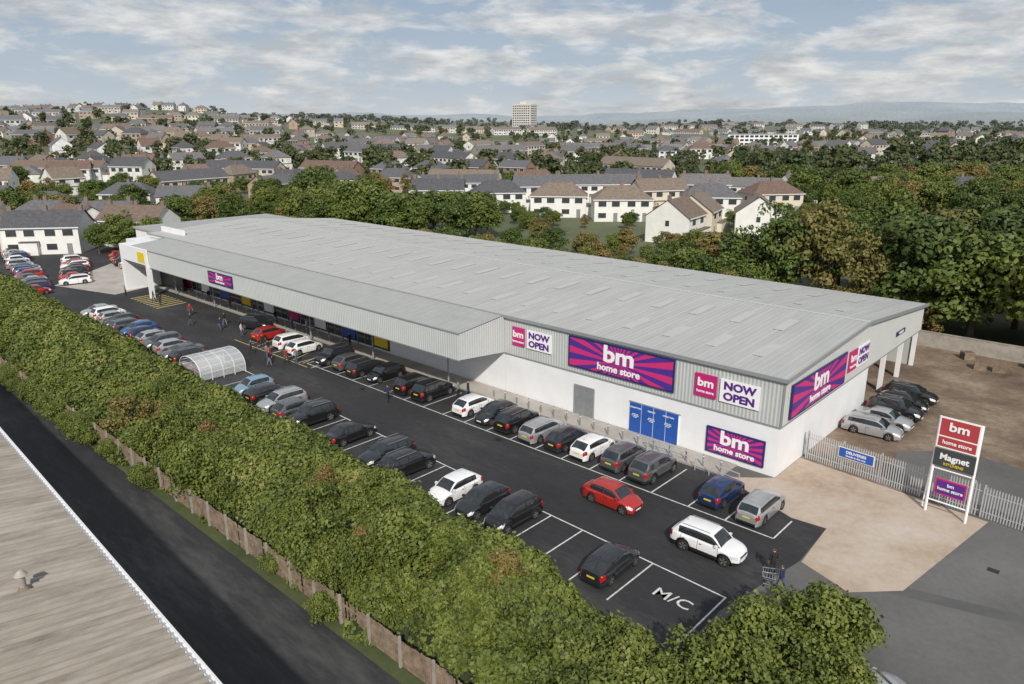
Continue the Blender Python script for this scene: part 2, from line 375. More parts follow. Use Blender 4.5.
# ---------------------------------------------------------------- signs
def burst(name,cz):
    m,nt,bs=nodes(name)
    tcn=nt.nodes.new('ShaderNodeTexCoord'); sx=nt.nodes.new('ShaderNodeSeparateXYZ'); nt.links.new(tcn.outputs['Object'],sx.inputs[0])
    ad=nt.nodes.new('ShaderNodeMath'); ad.operation='ADD'; ad.inputs[1].default_value=cz; nt.links.new(sx.outputs['Z'],ad.inputs[0])
    at=nt.nodes.new('ShaderNodeMath'); at.operation='ARCTAN2'; nt.links.new(ad.outputs[0],at.inputs[0]); nt.links.new(sx.outputs['X'],at.inputs[1])
    mu=nt.nodes.new('ShaderNodeMath'); mu.operation='MULTIPLY'; mu.inputs[1].default_value=26/(2*math.pi); nt.links.new(at.outputs[0],mu.inputs[0])
    fr=nt.nodes.new('ShaderNodeMath'); fr.operation='FRACT'; nt.links.new(mu.outputs[0],fr.inputs[0])
    r=ramp(nt,[(0,(.07,.03,.26)),(.5,(.58,.03,.17))],'CONSTANT'); nt.links.new(fr.outputs[0],r.inputs[0]); nt.links.new(r.outputs[0],bs.inputs['Base Color']); bs.inputs['Roughness'].default_value=.4
    return m
M['burst']=burst('sunburst_print',.1)
def bm_sign(w,h,l,rz):
    o=MB(); o.box(-w/2,w/2,-.06,.06,-h/2,h/2,0); o.box(-w/2+.14,w/2-.14,-.075,-.061,-h/2+.14,h/2-.14,1)
    ob=o.obj('store_sign',[M['navy'],M['burst']]); ob.location=l; ob.rotation_euler=(0,0,rz)
    r=(math.pi/2,0,0)
    text('bm',h*.72,ob,(0,-.1,h*.17),r,M['signwhite'],h*.022,sx=1.25)
    text('home store',h*.30,ob,(0,-.1,-h*.26),r,M['signwhite'],h*.009,sx=1.1)
    return ob
def now_open(wq,w,h,l,rz):
    o=MB(); o.box(0,wq,-.05,.05,-h/2,h/2,0); o.box(wq+.3,wq+.3+w,-.05,.05,-h/2,h/2,1)
    ob=o.obj('now_open_sign',[M['magenta'],M['signwhite']]); ob.location=l; ob.rotation_euler=(0,0,rz)
    r=(math.pi/2,0,0)
    text('bm',h*.5,ob,(wq/2,-.07,h*.12),r,M['signwhite'],h*.015,sx=1.2)
    text('home store',h*.17,ob,(wq/2,-.07,-h*.27),r,M['signwhite'],h*.004)
    text('NOW',h*.46,ob,(wq+.3+w/2,-.07,h*.22),r,M['purple'],h*.018,sx=1.15)
    text('OPEN',h*.46,ob,(wq+.3+w/2,-.07,-h*.24),r,M['purple'],h*.018,sx=1.15)
bm_sign(10.5,2.75,(-13.95,-.14,5.85),0)
now_open(1.5,2.9,1.75,(-25.9,-.12,5.9),0)
now_open(1.8,3.1,1.8,(-6.9,-.12,5.75),0)
bm_sign(4.7,2.1,(-3.3,-.04,1.55),0)
bm_sign(11,2.7,(.14,6.6,5.6),math.pi/2)
now_open(1.8,2.7,1.8,(.12,13.0,5.75),math.pi/2)
bm_sign(6.2,1.5,(-70.5,-6.14,5.9),0)
o=MB(); o.box(-1.3,1.3,-.04,.04,-.22,.22,0); ob=o.obj('loading_sign',[M['navy']]); ob.location=(.12,27.5,5.4); ob.rotation_euler=(0,0,math.pi/2)
text('GOODS IN',.3,ob,(0,-.06,0),(math.pi/2,0,0),M['signwhite'],.004)
t=empty('totem_sign',(9.4,2.3,0),math.radians(-4))
b=MB()
b.cyl((0,0,0),(0,0,6.8),.09,.09,8,0); b.cyl((2.4,0,0),(2.4,0,6.8),.09,.09,8,0); b.cyl((-.35,.5,0),(0,0,5.6),.05,.05,6,0); b.cyl((0,0,.9),(2.4,0,.9),.05,.05,6,0)
b.cyl((0,0,3.2),(2.4,0,3.2),.05,.05,6,0)
b.box(0,2.4,-.16,-.09,4.75,6.85,1); b.box(.1,2.3,-.175,-.161,5.6,6.75,2); b.box(.1,2.3,-.175,-.161,4.85,5.5,2)
b.box(0,2.4,-.16,-.09,3.45,4.65,3); b.box(.35,2.2,-.16,-.09,1.5,2.6,4); b.box(.45,2.1,-.175,-.161,1.6,2.5,5)
b.obj('frame_and_panels',[M['signwhite'],M['signwhite'],M['red'],M['slate'],M['magenta'],M['purple']],t)
r=(math.pi/2,0,0)
text('bm',.8,t,(1.2,-.2,6.25),r,M['signwhite'],.02,sx=1.2); text('home store',.36,t,(1.2,-.2,5.18),r,M['signwhite'],.008)
text('Magnet',.58,t,(1.2,-.18,4.15),r,M['signwhite'],.015); text('KITCHENS',.25,t,(1.2,-.18,3.68),r,M['yellow'],.004)
text('bm\nhome store',.32,t,(1.28,-.2,2.1),r,M['signwhite'],.006)
# ---------------------------------------------------------------- fences, bollards
def palisade(x0,y0,x1,y1,name='palisade_fence',h=2.3):
    L=math.hypot(x1-x0,y1-y0); e=MB()
    n=int(L/.17)
    for i in range(n):
        s=i*.17; e.box(s,s+.075,-.012,.012,.08,h-.12,0); 
        j=len(e.v); e.v+=[(s,-.012,h-.12),(s+.075,-.012,h-.12),(s+.037,0,h)]; e.f.append((j,j+1,j+2)); e.m.append(0)
    e.box(0,L,.014,.06,.45,.5,0); e.box(0,L,.014,.06,h-.55,h-.5,0)
    k=int(L/2.75)+1
    for i in range(k): s=min(L-.1,i*2.75); e.box(s,s+.1,.062,.16,0,h+.02,0)
    o=e.obj(name,[M['galv']]); o.location=(x0,y0,0); o.rotation_euler=(0,0,math.atan2(y1-y0,x1-x0)); return o
palisade(.3,4.75,8.9,3.9); palisade(12.3,3.6,12.3+9,2.7,); palisade(8.95,3.9,12.2,3.6,'palisade_gate',2.4)
o=MB(); o.box(-1.3,1.3,-.02,.02,-.4,.4,0); o.box(-1.25,1.25,-.03,-.021,-.36,.36,1)
ob=o.obj('fence_notice',[M['signwhite'],M['blue']]); ob.location=(4.1,4.26,1.55); ob.rotation_euler=(0,0,math.radians(-5))
text('DELIVERIES',.3,ob,(0,-.05,.1),r,M['signwhite'],.004); text('Goods in this way',.2,ob,(0,-.05,-.17),r,M['signwhite'],.002)
bm_=MB()
bm_.cyl((0,0,0),(0,0,.95),.06,.06,8,0); bm_.cyl((0,0,.95),(0,0,1.02),.06,.03,8,0); bm_.cyl((0,0,.8),(0,0,.88),.065,.065,8,1)
bme=bm_.mesh('bollard',[M['door'],M['signwhite']])
for i in range(17): put('bollard',bme,None,(-26.5+i*1.45,-2.05,.12))
for i in range(20): put('bollard',bme,None,(-94+i*2.4,-2.1,.12))
e=MB()
for i in range(4): e.cyl((i*1.2,0,0),(i*1.2,0,1.0),.035,.035,6,0)
e.cyl((0,0,1.0),(3.6,0,1.0),.035,.035,6,0); e.cyl((0,0,.55),(3.6,0,.55),.025,.025,6,0)
gr=e.mesh('guard_rail',[M['galv']])
put('guard_rail',gr,None,(-5.0,-2.8,0),math.radians(-4)); put('guard_rail',gr,None,(-9.5,-2.3,.12))
e=MB(); e.box(-6,60,44,44.25,0,1.7,0); e.box(-6,60,43.95,44.3,1.7,1.78,0); e.obj('yard_wall',[M['conc']])
e=MB()
x=-125
while x<1.5:
    hh=1.55+.05*math.sin(x*1.7)+random.uniform(-.05,.04)
    if random.random()>.05: e.box(x,x+.11,-31.02,-31.0+random.uniform(.0,.015),.05,hh,0)
    x+=.145
x=-125
while x<1.5: e.box(x,x+.12,-31.15,-31.03,0,1.75,1); x+=2.4
e.box(-125,1.5,-31.07,-31.03,.4,.48,0); e.box(-125,1.5,-31.07,-31.03,1.2,1.28,0)
e.obj('timber_fence',[M['wood'],M['conc']])
sheet('grass_verge',[(-125,-31.75),(1.8,-31.75),(1.8,-30.3),(-125,-30.3)],.02,M['grass'])
e=MB()
for k in range(6): 
    for i in range(7): e.box(i*.17,i*.17+.1,0,1.0,.14*k+.1,.14*k+.12,0)
    for j in (0,.45,.9): e.box(0,1.12,j,j+.1,.14*k,.14*k+.1,0)
pm=e.mesh('pallet_stack',[M['wood']])
for x,y,a in [(5,38,.2),(6.6,38.5,0),(-4,27,.1),(3.5,41,.7),(9,42,.1)]: put('pallet_stack',pm,None,(x,y,.01),a)

# ---------------------------------------------------------------- neighbouring industrial roof
ia=math.radians(-2.5); pv=Vector((-19,-39.6)); 
ind=empty('industrial_unit',(pv.x-(pv.x*math.cos(ia)-pv.y*math.sin(ia)),pv.y-(pv.x*math.sin(ia)+pv.y*math.cos(ia)),0),ia)
m,nt,bs=nodes('fibre_cement_roof')
tcn=nt.nodes.new('ShaderNodeTexCoord'); mp=nt.nodes.new('ShaderNodeMapping'); mp.inputs['Scale'].default_value=(1.8,.18,1)
n=nt.nodes.new('ShaderNodeTexNoise'); n.inputs['Scale'].default_value=1; n.inputs['Detail'].default_value=10; n.inputs['Roughness'].default_value=.75
nt.links.new(tcn.outputs['Object'],mp.inputs[0]); nt.links.new(mp.outputs[0],n.inputs['Vector'])
rr=ramp(nt,[(.3,(.17,.145,.12)),(.5,(.31,.28,.24)),(.75,(.44,.41,.36))]); nt.links.new(n.outputs['Fac'],rr.inputs[0]); nt.links.new(rr.outputs[0],bs.inputs['Base Color']); bs.inputs['Roughness'].default_value=.9
b=MB(); x=-70; P=[]
while x<12:
    P+=[(x,0),(x+.2,0),(x+.25,.15),(x+.36,.15)]
    x+=.42
i0=len(b.v)
for q,o in P:
    b.v.append((q,-39.7,5.7+o)); b.v.append((q,-53,7.6+o)); b.v.append((q,-66,5.7+o))
for i in range(len(P)-1):
    k=i0+3*i; b.f.append((k,k+1,k+4,k+3)); b.m.append(0); b.f.append((k+1,k+2,k+5,k+4)); b.m.append(0)
b.obj('corrugated_roof',[m],ind)
b=MB(); b.box(-70,12,-39.68,-39.45,5.45,5.6,0); b.box(-70,12,-39.68,-39.64,5.6,5.72,0); b.box(-70,12,-39.45,-39.41,5.45,5.74,0)
b.box(-69.8,11.8,-65.8,-39.8,0,5.6,1)
for x in range(-68,12,8): b.cyl((x,-39.5,0),(x,-39.5,5.5),.06,.06,8,0)
b.obj('gutter_and_walls',[M['pvc'],M['clad']],ind)
b=MB(); fx_,fy_=-14.0,-43.1; b.cyl((fx_,fy_,6.1),(fx_,fy_,6.95),.13,.13,12,0); b.cyl((fx_,fy_,7.0),(fx_,fy_,7.22),.27,.08,12,0); b.cyl((fx_,fy_,6.15),(fx_,fy_,6.45),.3,.16,12,1)
b.obj('roof_flue',[M['conc'],M['wood']],ind,smooth=True)

# ---------------------------------------------------------------- foliage
def quads_mesh(name,V,nq,matidx,tint,mats):
    me=bpy.data.meshes.new(name); me.vertices.add(len(V)); me.vertices.foreach_set('co',V.astype(np.float32).ravel())
    me.loops.add(nq*4); me.loops.foreach_set('vertex_index',np.arange(nq*4,dtype=np.int32))
    me.polygons.add(nq); me.polygons.foreach_set('loop_start',np.arange(0,nq*4,4,dtype=np.int32)); me.polygons.foreach_set('loop_total',np.full(nq,4,dtype=np.int32))
    for m in mats: me.materials.append(m)
    me.polygons.foreach_set('material_index',matidx.astype(np.int32))
    a=me.attributes.new('tint','FLOAT','FACE'); a.data.foreach_set('value',tint.astype(np.float32))
    me.update(calc_edges=True); me.validate(); return me
def leaf_quads(P,N,S):
    N=N/np.linalg.norm(N,axis=1,keepdims=True); r=rng.normal(size=P.shape); T=np.cross(N,r); T/=np.linalg.norm(T,axis=1,keepdims=True)
    B=np.cross(N,T); s=S[:,None]
    V=np.stack([P+T*s,P+B*s*.6+N*s*.12,P-T*s*.9,P-B*s*.6+N*s*.12],axis=1); return V.reshape(-1,3)
def cylq(p0,p1,r0,r1,n=6):
    p0=Vector(p0);p1=Vector(p1);d=(p1-p0).normalized();a=d.orthogonal().normalized();b=d.cross(a);out=[]
    for k in range(n):
        t=2*math.pi*k/n;u=2*math.pi*(k+1)/n
        A=a*math.cos(t)+b*math.sin(t);B=a*math.cos(u)+b*math.sin(u)
        out+= [p0+A*r0,p0+B*r0,p1+B*r1,p1+A*r1]
    return [tuple(v) for v in out]
def tree_mesh(name,h,cr,ncl,nlf,ls,mats,crz=.42,seed=0,skirt=.25):
    g=np.random.default_rng(seed); Ps=[];Ns=[];Ts=[];C=[]
    cz=h*(1-crz)
    for i in range(ncl):
        d=g.normal(size=3); d/=np.linalg.norm(d)
        if d[2]<0 and g.uniform()>skirt*2: d[2]*=-.6
        rr=g.uniform(.35,1)**.6*g.uniform(.72,1.1)
        c=np.array([d[0]*cr*.82*rr,d[1]*cr*.82*rr,cz+d[2]*h*crz*.84*rr]); C.append(c)
        r=cr*g.uniform(.19,.36); k=int(nlf*g.uniform(.7,1.2)*(r/(cr*.3))**1.5)
        q=g.normal(size=(k,3)); q/=np.linalg.norm(q,axis=1,keepdims=True); q[:,2]=np.where(q[:,2]<-.45,-q[:,2],q[:,2])
        rad=r*g.uniform(.55,1.15,size=(k,1)); pos=c+q*rad*np.array([1,1,.8])
        Ps.append(pos); Ns.append(q+g.normal(size=(k,3))*.45); Ts.append(np.clip(g.uniform(0,1)*.6+g.uniform(0,.4,size=k),0,1))
    P=np.concatenate(Ps);N=np.concatenate(Ns);T=np.concatenate(Ts)
    V=leaf_quads(P,N,ls*g.uniform(.6,1.3,size=len(P)))
    tr=[]; zt=cz-.1*h
    tr+=cylq((0,0,-.3),(0,0,zt*.5),h*.026,h*.02); tr+=cylq((0,0,zt*.5),(.02*h,0,cz+.1*h),h*.02,h*.008)
    for c in C[:10]:
        z0=zt*g.uniform(.5,1.0); tr+=cylq((0,0,z0),tuple(c),h*.01,h*.003,5)
    nt_=len(tr)//4; V=np.concatenate([V,np.array(tr)]); nq=len(P)+nt_
    mi=np.concatenate([np.zeros(len(P)),np.ones(nt_)]); T=np.concatenate([T,np.zeros(nt_)])
    return quads_mesh(name,V,nq,mi,T,mats)
LM=[M['leaf'],M['bark']]; LY=[M['leafy'],M['bark']]
big=[tree_mesh('broadleaf_tree',12,5.2,66,120,.30,LM,crz=.46,seed=s,skirt=.5) for s in (1,2,3)]
tall=[tree_mesh('ash_tree',14,4.4,66,85,.27,LM,seed=4,crz=.45,skirt=.45),tree_mesh('birch_tree',13,3.8,64,75,.24,LY,seed=5,crz=.46,skirt=.4)]
aut=[tree_mesh('autumn_tree',11,4.8,60,115,.3,LY,seed=6,crz=.47,skirt=.5)]
shrub=[tree_mesh('shrub',3.6,2.2,50,130,.11,[M['hedge'],M['bark']],seed=7,crz=.48,skirt=.5),tree_mesh('shrub',3.8,2.1,48,110,.10,[M['hedge'],M['bark']],seed=9,crz=.48,skirt=.5),tree_mesh('shrub',3.6,2.0,44,110,.10,LY,seed=10,crz=.48,skirt=.5)]
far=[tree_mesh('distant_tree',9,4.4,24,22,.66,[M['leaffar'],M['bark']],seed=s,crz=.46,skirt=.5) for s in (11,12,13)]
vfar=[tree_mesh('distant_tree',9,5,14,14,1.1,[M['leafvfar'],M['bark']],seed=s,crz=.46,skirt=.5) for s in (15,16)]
def tree(x,y,h,kind=None):
    k=kind or random.choice(['b','b','b','t','a'])
    me=random.choice({'b':big,'t':tall,'a':aut,'y':[tall[1]]}[k]); base={'b':12,'t':14,'a':11,'y':13}[k]
    s=h/base; w=random.uniform(.95,1.25)
    put(me.name.split('.')[0],me,None,(x,y,hT(x,y)-.1),random.uniform(0,6.28),(s*w,s*w,s))
for x,y,h,k in [(-27,50,12,'t'),(-21,49,15.5,'t'),(-16,50,17.5,'y'),(-10,49,14.5,'t'),(-4,52,15,'b'),(2,50,14,'b'),(9,49,14.5,'b'),(16,48,17,'b'),(23,49,16,'b'),(30,48,15,'b'),(-34,56,10,'a'),(5,60,16,'b'),(13,60,18,'b'),(21,61,18,'b'),(30,60,17,'b'),(-8,62,14,'b'),(-18,63,13,'b'),(38,52,15,'b')]: tree(x,y,h,k)
for i in range(22):
    x=random.uniform(-30,60); y=random.uniform(70,98); tree(x,y,random.uniform(10,15),random.choice('bbbbta'))
for i in range(12): tree(random.uniform(-26,45),random.uniform(46.5,48),random.uniform(4,6),random.choice('bba'))
for i in range(34):
    x=-92+i*2.05+random.uniform(-1,1); y=random.uniform(42,47); tree(x,y,random.uniform(5,7)+(1.5 if x>-40 else 0),random.choice('bbat'))
for i in range(24):
    x=random.uniform(-88,-30); y=random.uniform(52,80); tree(x,y,random.uniform(4.5,6.8),random.choice('bbat'))
for i in range(22):
    x=random.uniform(-135,-92); y=random.uniform(42,72); tree(x,y,random.uniform(9,13),random.choice('bbbt'))
for x,y,h in [(-112,46,14.5),(-120,50,13.5),(-152,62,15)]: tree(x,y,h,'b')
for i in range(10): tree(random.uniform(-160,-128),random.uniform(20,60),random.uniform(7,11))
for x,y,h in [(-134,6,7),(-130,10,8),(-139,3,6.5),(-143,9,8),(-168,-12,9),(-180,-20,10),(-185,0,11)]: tree(x,y,h,'b')
for x,y,h in [(7.6,-19.6,3.9),(9.6,-17.2,4.4),(7.2,-22.8,4.0),(11.0,-20,3.8),(8.8,-23.6,4.6),(12,-23,3.8),(6.2,-24.8,3.0),(10.4,-15.6,3.0)]:
    put('shrub',random.choice(shrub[:2]),None,(x,y,-.1),random.uniform(0,6),h/3.6)
for i in range(80):
    x=random.uniform(-110,-1); y=random.uniform(-30.5,-24); h=random.uniform(2.7,4.5)
    put('shrub',random.choice(shrub if random.random()<.3 else shrub[:2]),None,(x,y,.1),random.uniform(0,6),(h/3.6*random.uniform(.6,1.1),h/3.6*random.uniform(.6,1.1),h/3.6))
for x,y,h in [(-66,-27,5.4),(-63.5,-26,4.8),(-70,-26,4.4)]: put('shrub',shrub[0],None,(x,y,0),1,h/3.6)
for i in range(40):
    x=random.choice([random.uniform(-72,-40),random.uniform(-110,0)]); put('shrub',random.choice(shrub[:2]),None,(x,random.uniform(-31.8,-31.0),-.2),random.uniform(0,6),random.uniform(.35,.7))

# hedge
dx=.25; xs_=np.arange(-128,10.01,dx); ts=np.linspace(0,1,52)
def yin(x):
    a=yl(x)-5.2
    if x>2: a-= (x-2)*.25
    return a
HX=np.zeros((len(xs_),len(ts))); YY=np.zeros_like(HX)
def bil(x,y,z): return 1-2*abs(noise.noise(Vector((x,y,z))))
for i,x in enumerate(xs_):
    yi=yin(x)+.7*noise.noise(Vector((x*.45,0,7)))-1.1*sstep(-5,0,x)
    spill=1.1*math.exp(-((x+56)/14)**2)
    yo=-30.75-spill+1.4*noise.noise(Vector((x*.3,5,7)))+.5*noise.noise(Vector((x*1.1,5,7)))
    for j,t in enumerate(ts):
        y=yi+(yo-yi)*t; YY[i,j]=y
        n=noise.noise(Vector((x*.13,y*.13,0)))*1.8+bil(x*.28,y*.28,2)*1.05+bil(x*.75,y*.75,4)*.6+noise.noise(Vector((x*2.2,y*2.2,4)))*.3
        env=(1-abs(2*t-1)**4)
        endf=sstep(10,6,x)
        bush=1.9*math.exp(-((x+66)**2/30+(y+26.5)**2/7))+1.2*math.exp(-((x+78)**2/20+(y+25)**2/8))
        HX[i,j]=max(.02,(1.5-.5*sstep(-6,0,x)*(t<.6)+n+bush)*env*endf)
def hsamp(xi,tj,A):
    i=np.clip(xi,0,len(xs_)-1.001); j=np.clip(tj,0,len(ts)-1.001); i0=i.astype(int); j0=j.astype(int); fi=i-i0; fj=j-j0
    return A[i0,j0]*(1-fi)*(1-fj)+A[i0+1,j0]*fi*(1-fj)+A[i0,j0+1]*(1-fi)*fj+A[i0+1,j0+1]*fi*fj
N=240000
u=rng.uniform(0,1,N)**.75; X=-128+138*u; xi=(X+128)/dx; tj=rng.beta(.8,.8,N)*(len(ts)-1)
Yh=hsamp(xi,tj,YY); Zh=hsamp(xi,tj,HX)
gx=(hsamp(xi+1.2,tj,HX)-hsamp(xi-1.2,tj,HX))/(2.4*dx)
dyt=np.abs(hsamp(xi,tj+1,YY)-hsamp(xi,tj-1,YY))+1e-3
gy=-(hsamp(xi,tj+1,HX)-hsamp(xi,tj-1,HX))/dyt
Nn=np.stack([-gx,-gy,np.ones(N)],1); Nn/=np.linalg.norm(Nn,axis=1,keepdims=True)
side=(tj<3)|(tj>len(ts)-4)
fl=np.where(side,rng.uniform(.05,1,N),1.0)
jit=rng.uniform(-.15,.22,N)
Pp=np.stack([X,Yh,Zh*fl],1)+Nn*jit[:,None]
sh=rng.uniform(0,1,N)>.96; Pp[sh,2]+=rng.uniform(.1,.5,sh.sum())
Nn+=rng.normal(size=Nn.shape)*.5
V=leaf_quads(Pp,Nn,rng.uniform(.07,.19,N)*np.interp(X,[-128,-60,0],[1.5,1.15,.9]))
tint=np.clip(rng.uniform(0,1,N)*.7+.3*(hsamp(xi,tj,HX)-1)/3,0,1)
me=quads_mesh('hedge',V,N,np.zeros(N),tint,[M['hedge']])
hd=put('hedge',me)
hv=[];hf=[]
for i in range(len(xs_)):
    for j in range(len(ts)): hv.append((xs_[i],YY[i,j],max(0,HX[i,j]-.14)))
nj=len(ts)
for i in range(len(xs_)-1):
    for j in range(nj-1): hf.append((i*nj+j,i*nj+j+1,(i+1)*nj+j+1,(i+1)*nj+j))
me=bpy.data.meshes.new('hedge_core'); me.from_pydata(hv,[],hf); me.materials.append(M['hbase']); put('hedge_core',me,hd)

# ---------------------------------------------------------------- cars
paints={}
def paint(name,c,metal=.35):
    m,nt,b=nodes('paint_'+name); b.inputs['Base Color'].default_value=(*c,1); b.inputs['Metallic'].default_value=metal; b.inputs['Roughness'].default_value=.32
    b.inputs['Coat Weight'].default_value=.7; b.inputs['Coat Roughness'].default_value=.05
    tcn=nt.nodes.new('ShaderNodeTexCoord'); n=nt.nodes.new('ShaderNodeTexNoise'); n.inputs['Scale'].default_value=3; n.inputs['Detail'].default_value=5; nt.links.new(tcn.outputs['Object'],n.inputs['Vector'])
    mr=nt.nodes.new('ShaderNodeMapRange'); mr.inputs[3].default_value=.24; mr.inputs[4].default_value=.42; nt.links.new(n.outputs['Fac'],mr.inputs[0]); nt.links.new(mr.outputs[0],b.inputs['Roughness'])
    paints[name]=m
for k,c,me_ in [('black',(.014,.014,.016),.3),('dark',(.035,.037,.042),.5),('grey',(.14,.145,.15),.5),('silver',(.45,.46,.47),.5),('white',(.8,.8,.8),0),('blue',(.02,.05,.16),.5),('lblue',(.24,.38,.48),.4),('red',(.42,.025,.018),.15),('maroon',(.12,.012,.015),.4),('mblue',(.03,.12,.35),.4)]: paint(k,c,me_)
carglass,nt,b_=nodes('car_glass'); b_.inputs['Base Color'].default_value=(.02,.024,.027,1); b_.inputs['Roughness'].default_value=.03; b_.inputs['Specular IOR Level'].default_value=.9
tyre=mat('tyre',(.018,.018,.018),.85); rim=mat('alloy',(.42,.43,.44),.3,.7,var=.05)
lamp=mat('headlamp',(.7,.72,.74),.12,.2,var=.05); tail=mat('tail_lamp',(.35,.01,.01),.2); pw=mat('plate_white',(.75,.75,.75),.5,var=.02); py_=mat('plate_yellow',(.7,.55,.05),.5,var=.02)
def lerp_pts(pts,x):
    return float(np.interp(x,[p[0] for p in pts],[p[1] for p in pts]))
def car_mesh(name,L=4.2,W=1.76,H=1.48,belt=.94,cowl=1.15,rf=.45,rr_=-1.35,tb=-1.95,wr=.32,wb=2.55,clr=.2,hood=.78,deck=None,clad=False,rails=False):
    b=MB(); h=L/2; hw0=W/2; wf=wb/2+.08; wrx=-wb/2+.08
    hwp=[(-h,.74),(-h+.06,.85),(-h+.2,.93),(-h+.4,.97),(-h+.8,1),(h-.9,1),(h-.5,.965),(h-.28,.9),(h-.1,.78),(h,.58)]
    if deck is None: deck=belt+.04
    ztp=[(-h,deck-.22),(-h+.05,deck-.06),(-h+.15,deck),(tb+.1,deck),(cowl-.6,belt),(cowl,belt),(cowl+.3,belt-(belt-hood)*.3),(h-.5,hood+.04),(h-.25,hood-.05),(h-.08,hood-.15),(h,hood-.28)]
    seams=[cowl-.15,(cowl+rr_)/2-.05,rr_+.25]
    st=set(np.round(np.linspace(-h,h,40),3))|{round(-h+.05,3),round(h-.06,3)}
    for s in seams: st|={round(s-.012,3),round(s+.012,3)}
    for wx in (wf,wrx):
        for q in (-1,-.85,-.6,-.3,0,.3,.6,.85,1): st.add(round(wx+q*(wr+.06),3))
    st=sorted(st)
    def zb(x):
        z=clr
        if x>h-.25: z=clr+.04
        for wx in (wf,wrx):
            dx_=abs(x-wx); R=wr+.065
            if dx_<R: z=max(z,wr+math.sqrt(max(0,R*R-dx_*dx_)))
        return z
    rings=[]
    for x in st:
        hw=hw0*lerp_pts(hwp,x); zt=lerp_pts(ztp,x); z0=min(zb(x),zt-.12); m1=z0+(zt-z0)*.3; m2=z0+(zt-z0)*.62
        sh=zt-.055
        rings.append([(hw*.72,z0),(hw*.955,z0),(hw*.985,m1),(hw*1.0,m2),(hw*.955,sh),(hw*.88,zt),(hw*.5,zt+.03),(0,zt+.045)])
    K=8; idx=[]
    for x,rg in zip(st,rings):
        row=[]
        for s in (1,-1):
            r_=[]
            for k,(y,z) in enumerate(rg):
                if s==-1 and k==7: r_.append(row[0][7]); continue
                b.v.append((x,y*s,z)); r_.append(len(b.v)-1)
            row.append(r_)
        idx.append(row)
    for i in range(len(st)-1):
        xc=(st[i]+st[i+1])/2; seam=any(abs(xc-s)<.01 for s in seams)
        for s in (0,1):
            A=idx[i][s];B=idx[i+1][s]
            for k in range(K-1):
                m=0
                if seam and 1<=k<=4: m=2
                if k==0: m=2
                if clad and k==1: m=2
                if xc>h-.45 and xc<h-.05 and k==3: m=5
                if xc>h-.34 and k==4: m=5 if xc<h-.05 else 0
                if xc<-h+.28 and k in(3,4): m=6
                f=(A[k],B[k],B[k+1],A[k+1])
                b.f.append(f if s==1 else f[::-1]); b.m.append(m)
    for e_,fl in ((0,1),(len(st)-1,0)):
        A=idx[e_][0];B=idx[e_][1]
        for k in range(K-1):
            f=(A[k],A[k+1],B[k+1],B[k]) if A[k+1]!=B[k+1] else (A[k],A[k+1],B[k])
            b.f.append(f if fl else f[::-1]); b.m.append(2 if k<=1 else 0)
    b.box(-h+.15,h-.2,-hw0*.72,hw0*.72,clr-.02,.6,2)
    gp=[(tb,deck+.0),(rr_-.02,H-.10),(rr_+.1,H-.05),((rf+rr_)/2,H),(rf-.15,H-.025),(rf+.05,H-.08),((rf+cowl)/2,(H+belt)/2+.02),(cowl,belt+.0)]
    bp=(rf+rr_)/2+.12
    gs=set(np.round(np.linspace(tb,cowl,30),3))|{round(rf+.05,3),round(rr_-.02,3),round(bp-.05,3),round(bp+.05,3),round(rr_+.28,3),round(rr_+.38,3),round(cowl-.12,3)}
    gs=sorted(gs); idx=[]
    for x in gs:
        hw=hw0*lerp_pts(hwp,x)*.9; bz=lerp_pts(ztp,x)-.01; z=max(lerp_pts(gp,x),bz+.005); fr=min(1,(z-bz)/(H-bz))
        ye=hw*(1-.2*fr); hh=z-bz
        a1=bz+min(.05,hh*.2); a2=bz+hh*.84
        rg=[(hw,bz),(hw*(1-.2*fr*.08),a1),(hw*(1-.2*fr*.78),a2),(ye*.975,z-.018*fr),(ye*.88,z+.008*fr),(0,z+.035*fr)]
        row=[]
        for s in (1,-1):
            r_=[]
            for k,(y,zz) in enumerate(rg):
                if s==-1 and k==5: r_.append(row[0][5]); continue
                b.v.append((x,y*s,zz)); r_.append(len(b.v)-1)
            row.append(r_)
        idx.append(row)
    for i in range(len(gs)-1):
        xc=(gs[i]+gs[i+1])/2
        for s in (0,1):
            A=idx[i][s];B=idx[i+1][s]
            for k in range(5):
                m=0
                if k==1:
                    m=1
                    if abs(xc-bp)<.05: m=2
                    if rr_+.28<xc<rr_+.38: m=2
                    if xc>cowl-.12: m=2
                    if xc<rr_+.0: m=0
                if k==4 and (xc>rf+.06 and xc<cowl-.03): m=1
                if k==4 and (xc<rr_-.03 and xc>tb+.05): m=1
                f=(A[k],B[k],B[k+1],A[k+1]); b.f.append(f if s==1 else f[::-1]); b.m.append(m)
    for wx in (wf,wrx):
        for s in (1,-1):
            yo_=hw0*.985*s; yi_=hw0*.75*s; n=20; rings_=[(yi_,wr),(yo_-.03*s,wr),(yo_,wr-.03),(yo_,wr*.7),(yo_-.04*s,wr*.66)]
            i0=len(b.v)
            for (yy,r0) in rings_:
                for k in range(n): t=2*math.pi*k/n; b.v.append((wx+r0*math.cos(t),yy,wr+r0*math.sin(t)))
            for j in range(len(rings_)-1):
                for k in range(n):
                    k2=(k+1)%n; f=(i0+j*n+k,i0+j*n+k2,i0+(j+1)*n+k2,i0+(j+1)*n+k); b.f.append(f if s==-1 else f[::-1]); b.m.append(3)
            c=len(b.v); b.v.append((wx,yo_-.025*s,wr))
            for k in range(n):
                k2=(k+1)%n; f=(i0+4*n+k,i0+4*n+k2,c); b.f.append(f if s==-1 else f[::-1]); b.m.append(4 if k%4<2 else 2)
    zt=lerp_pts(ztp,h-.08)
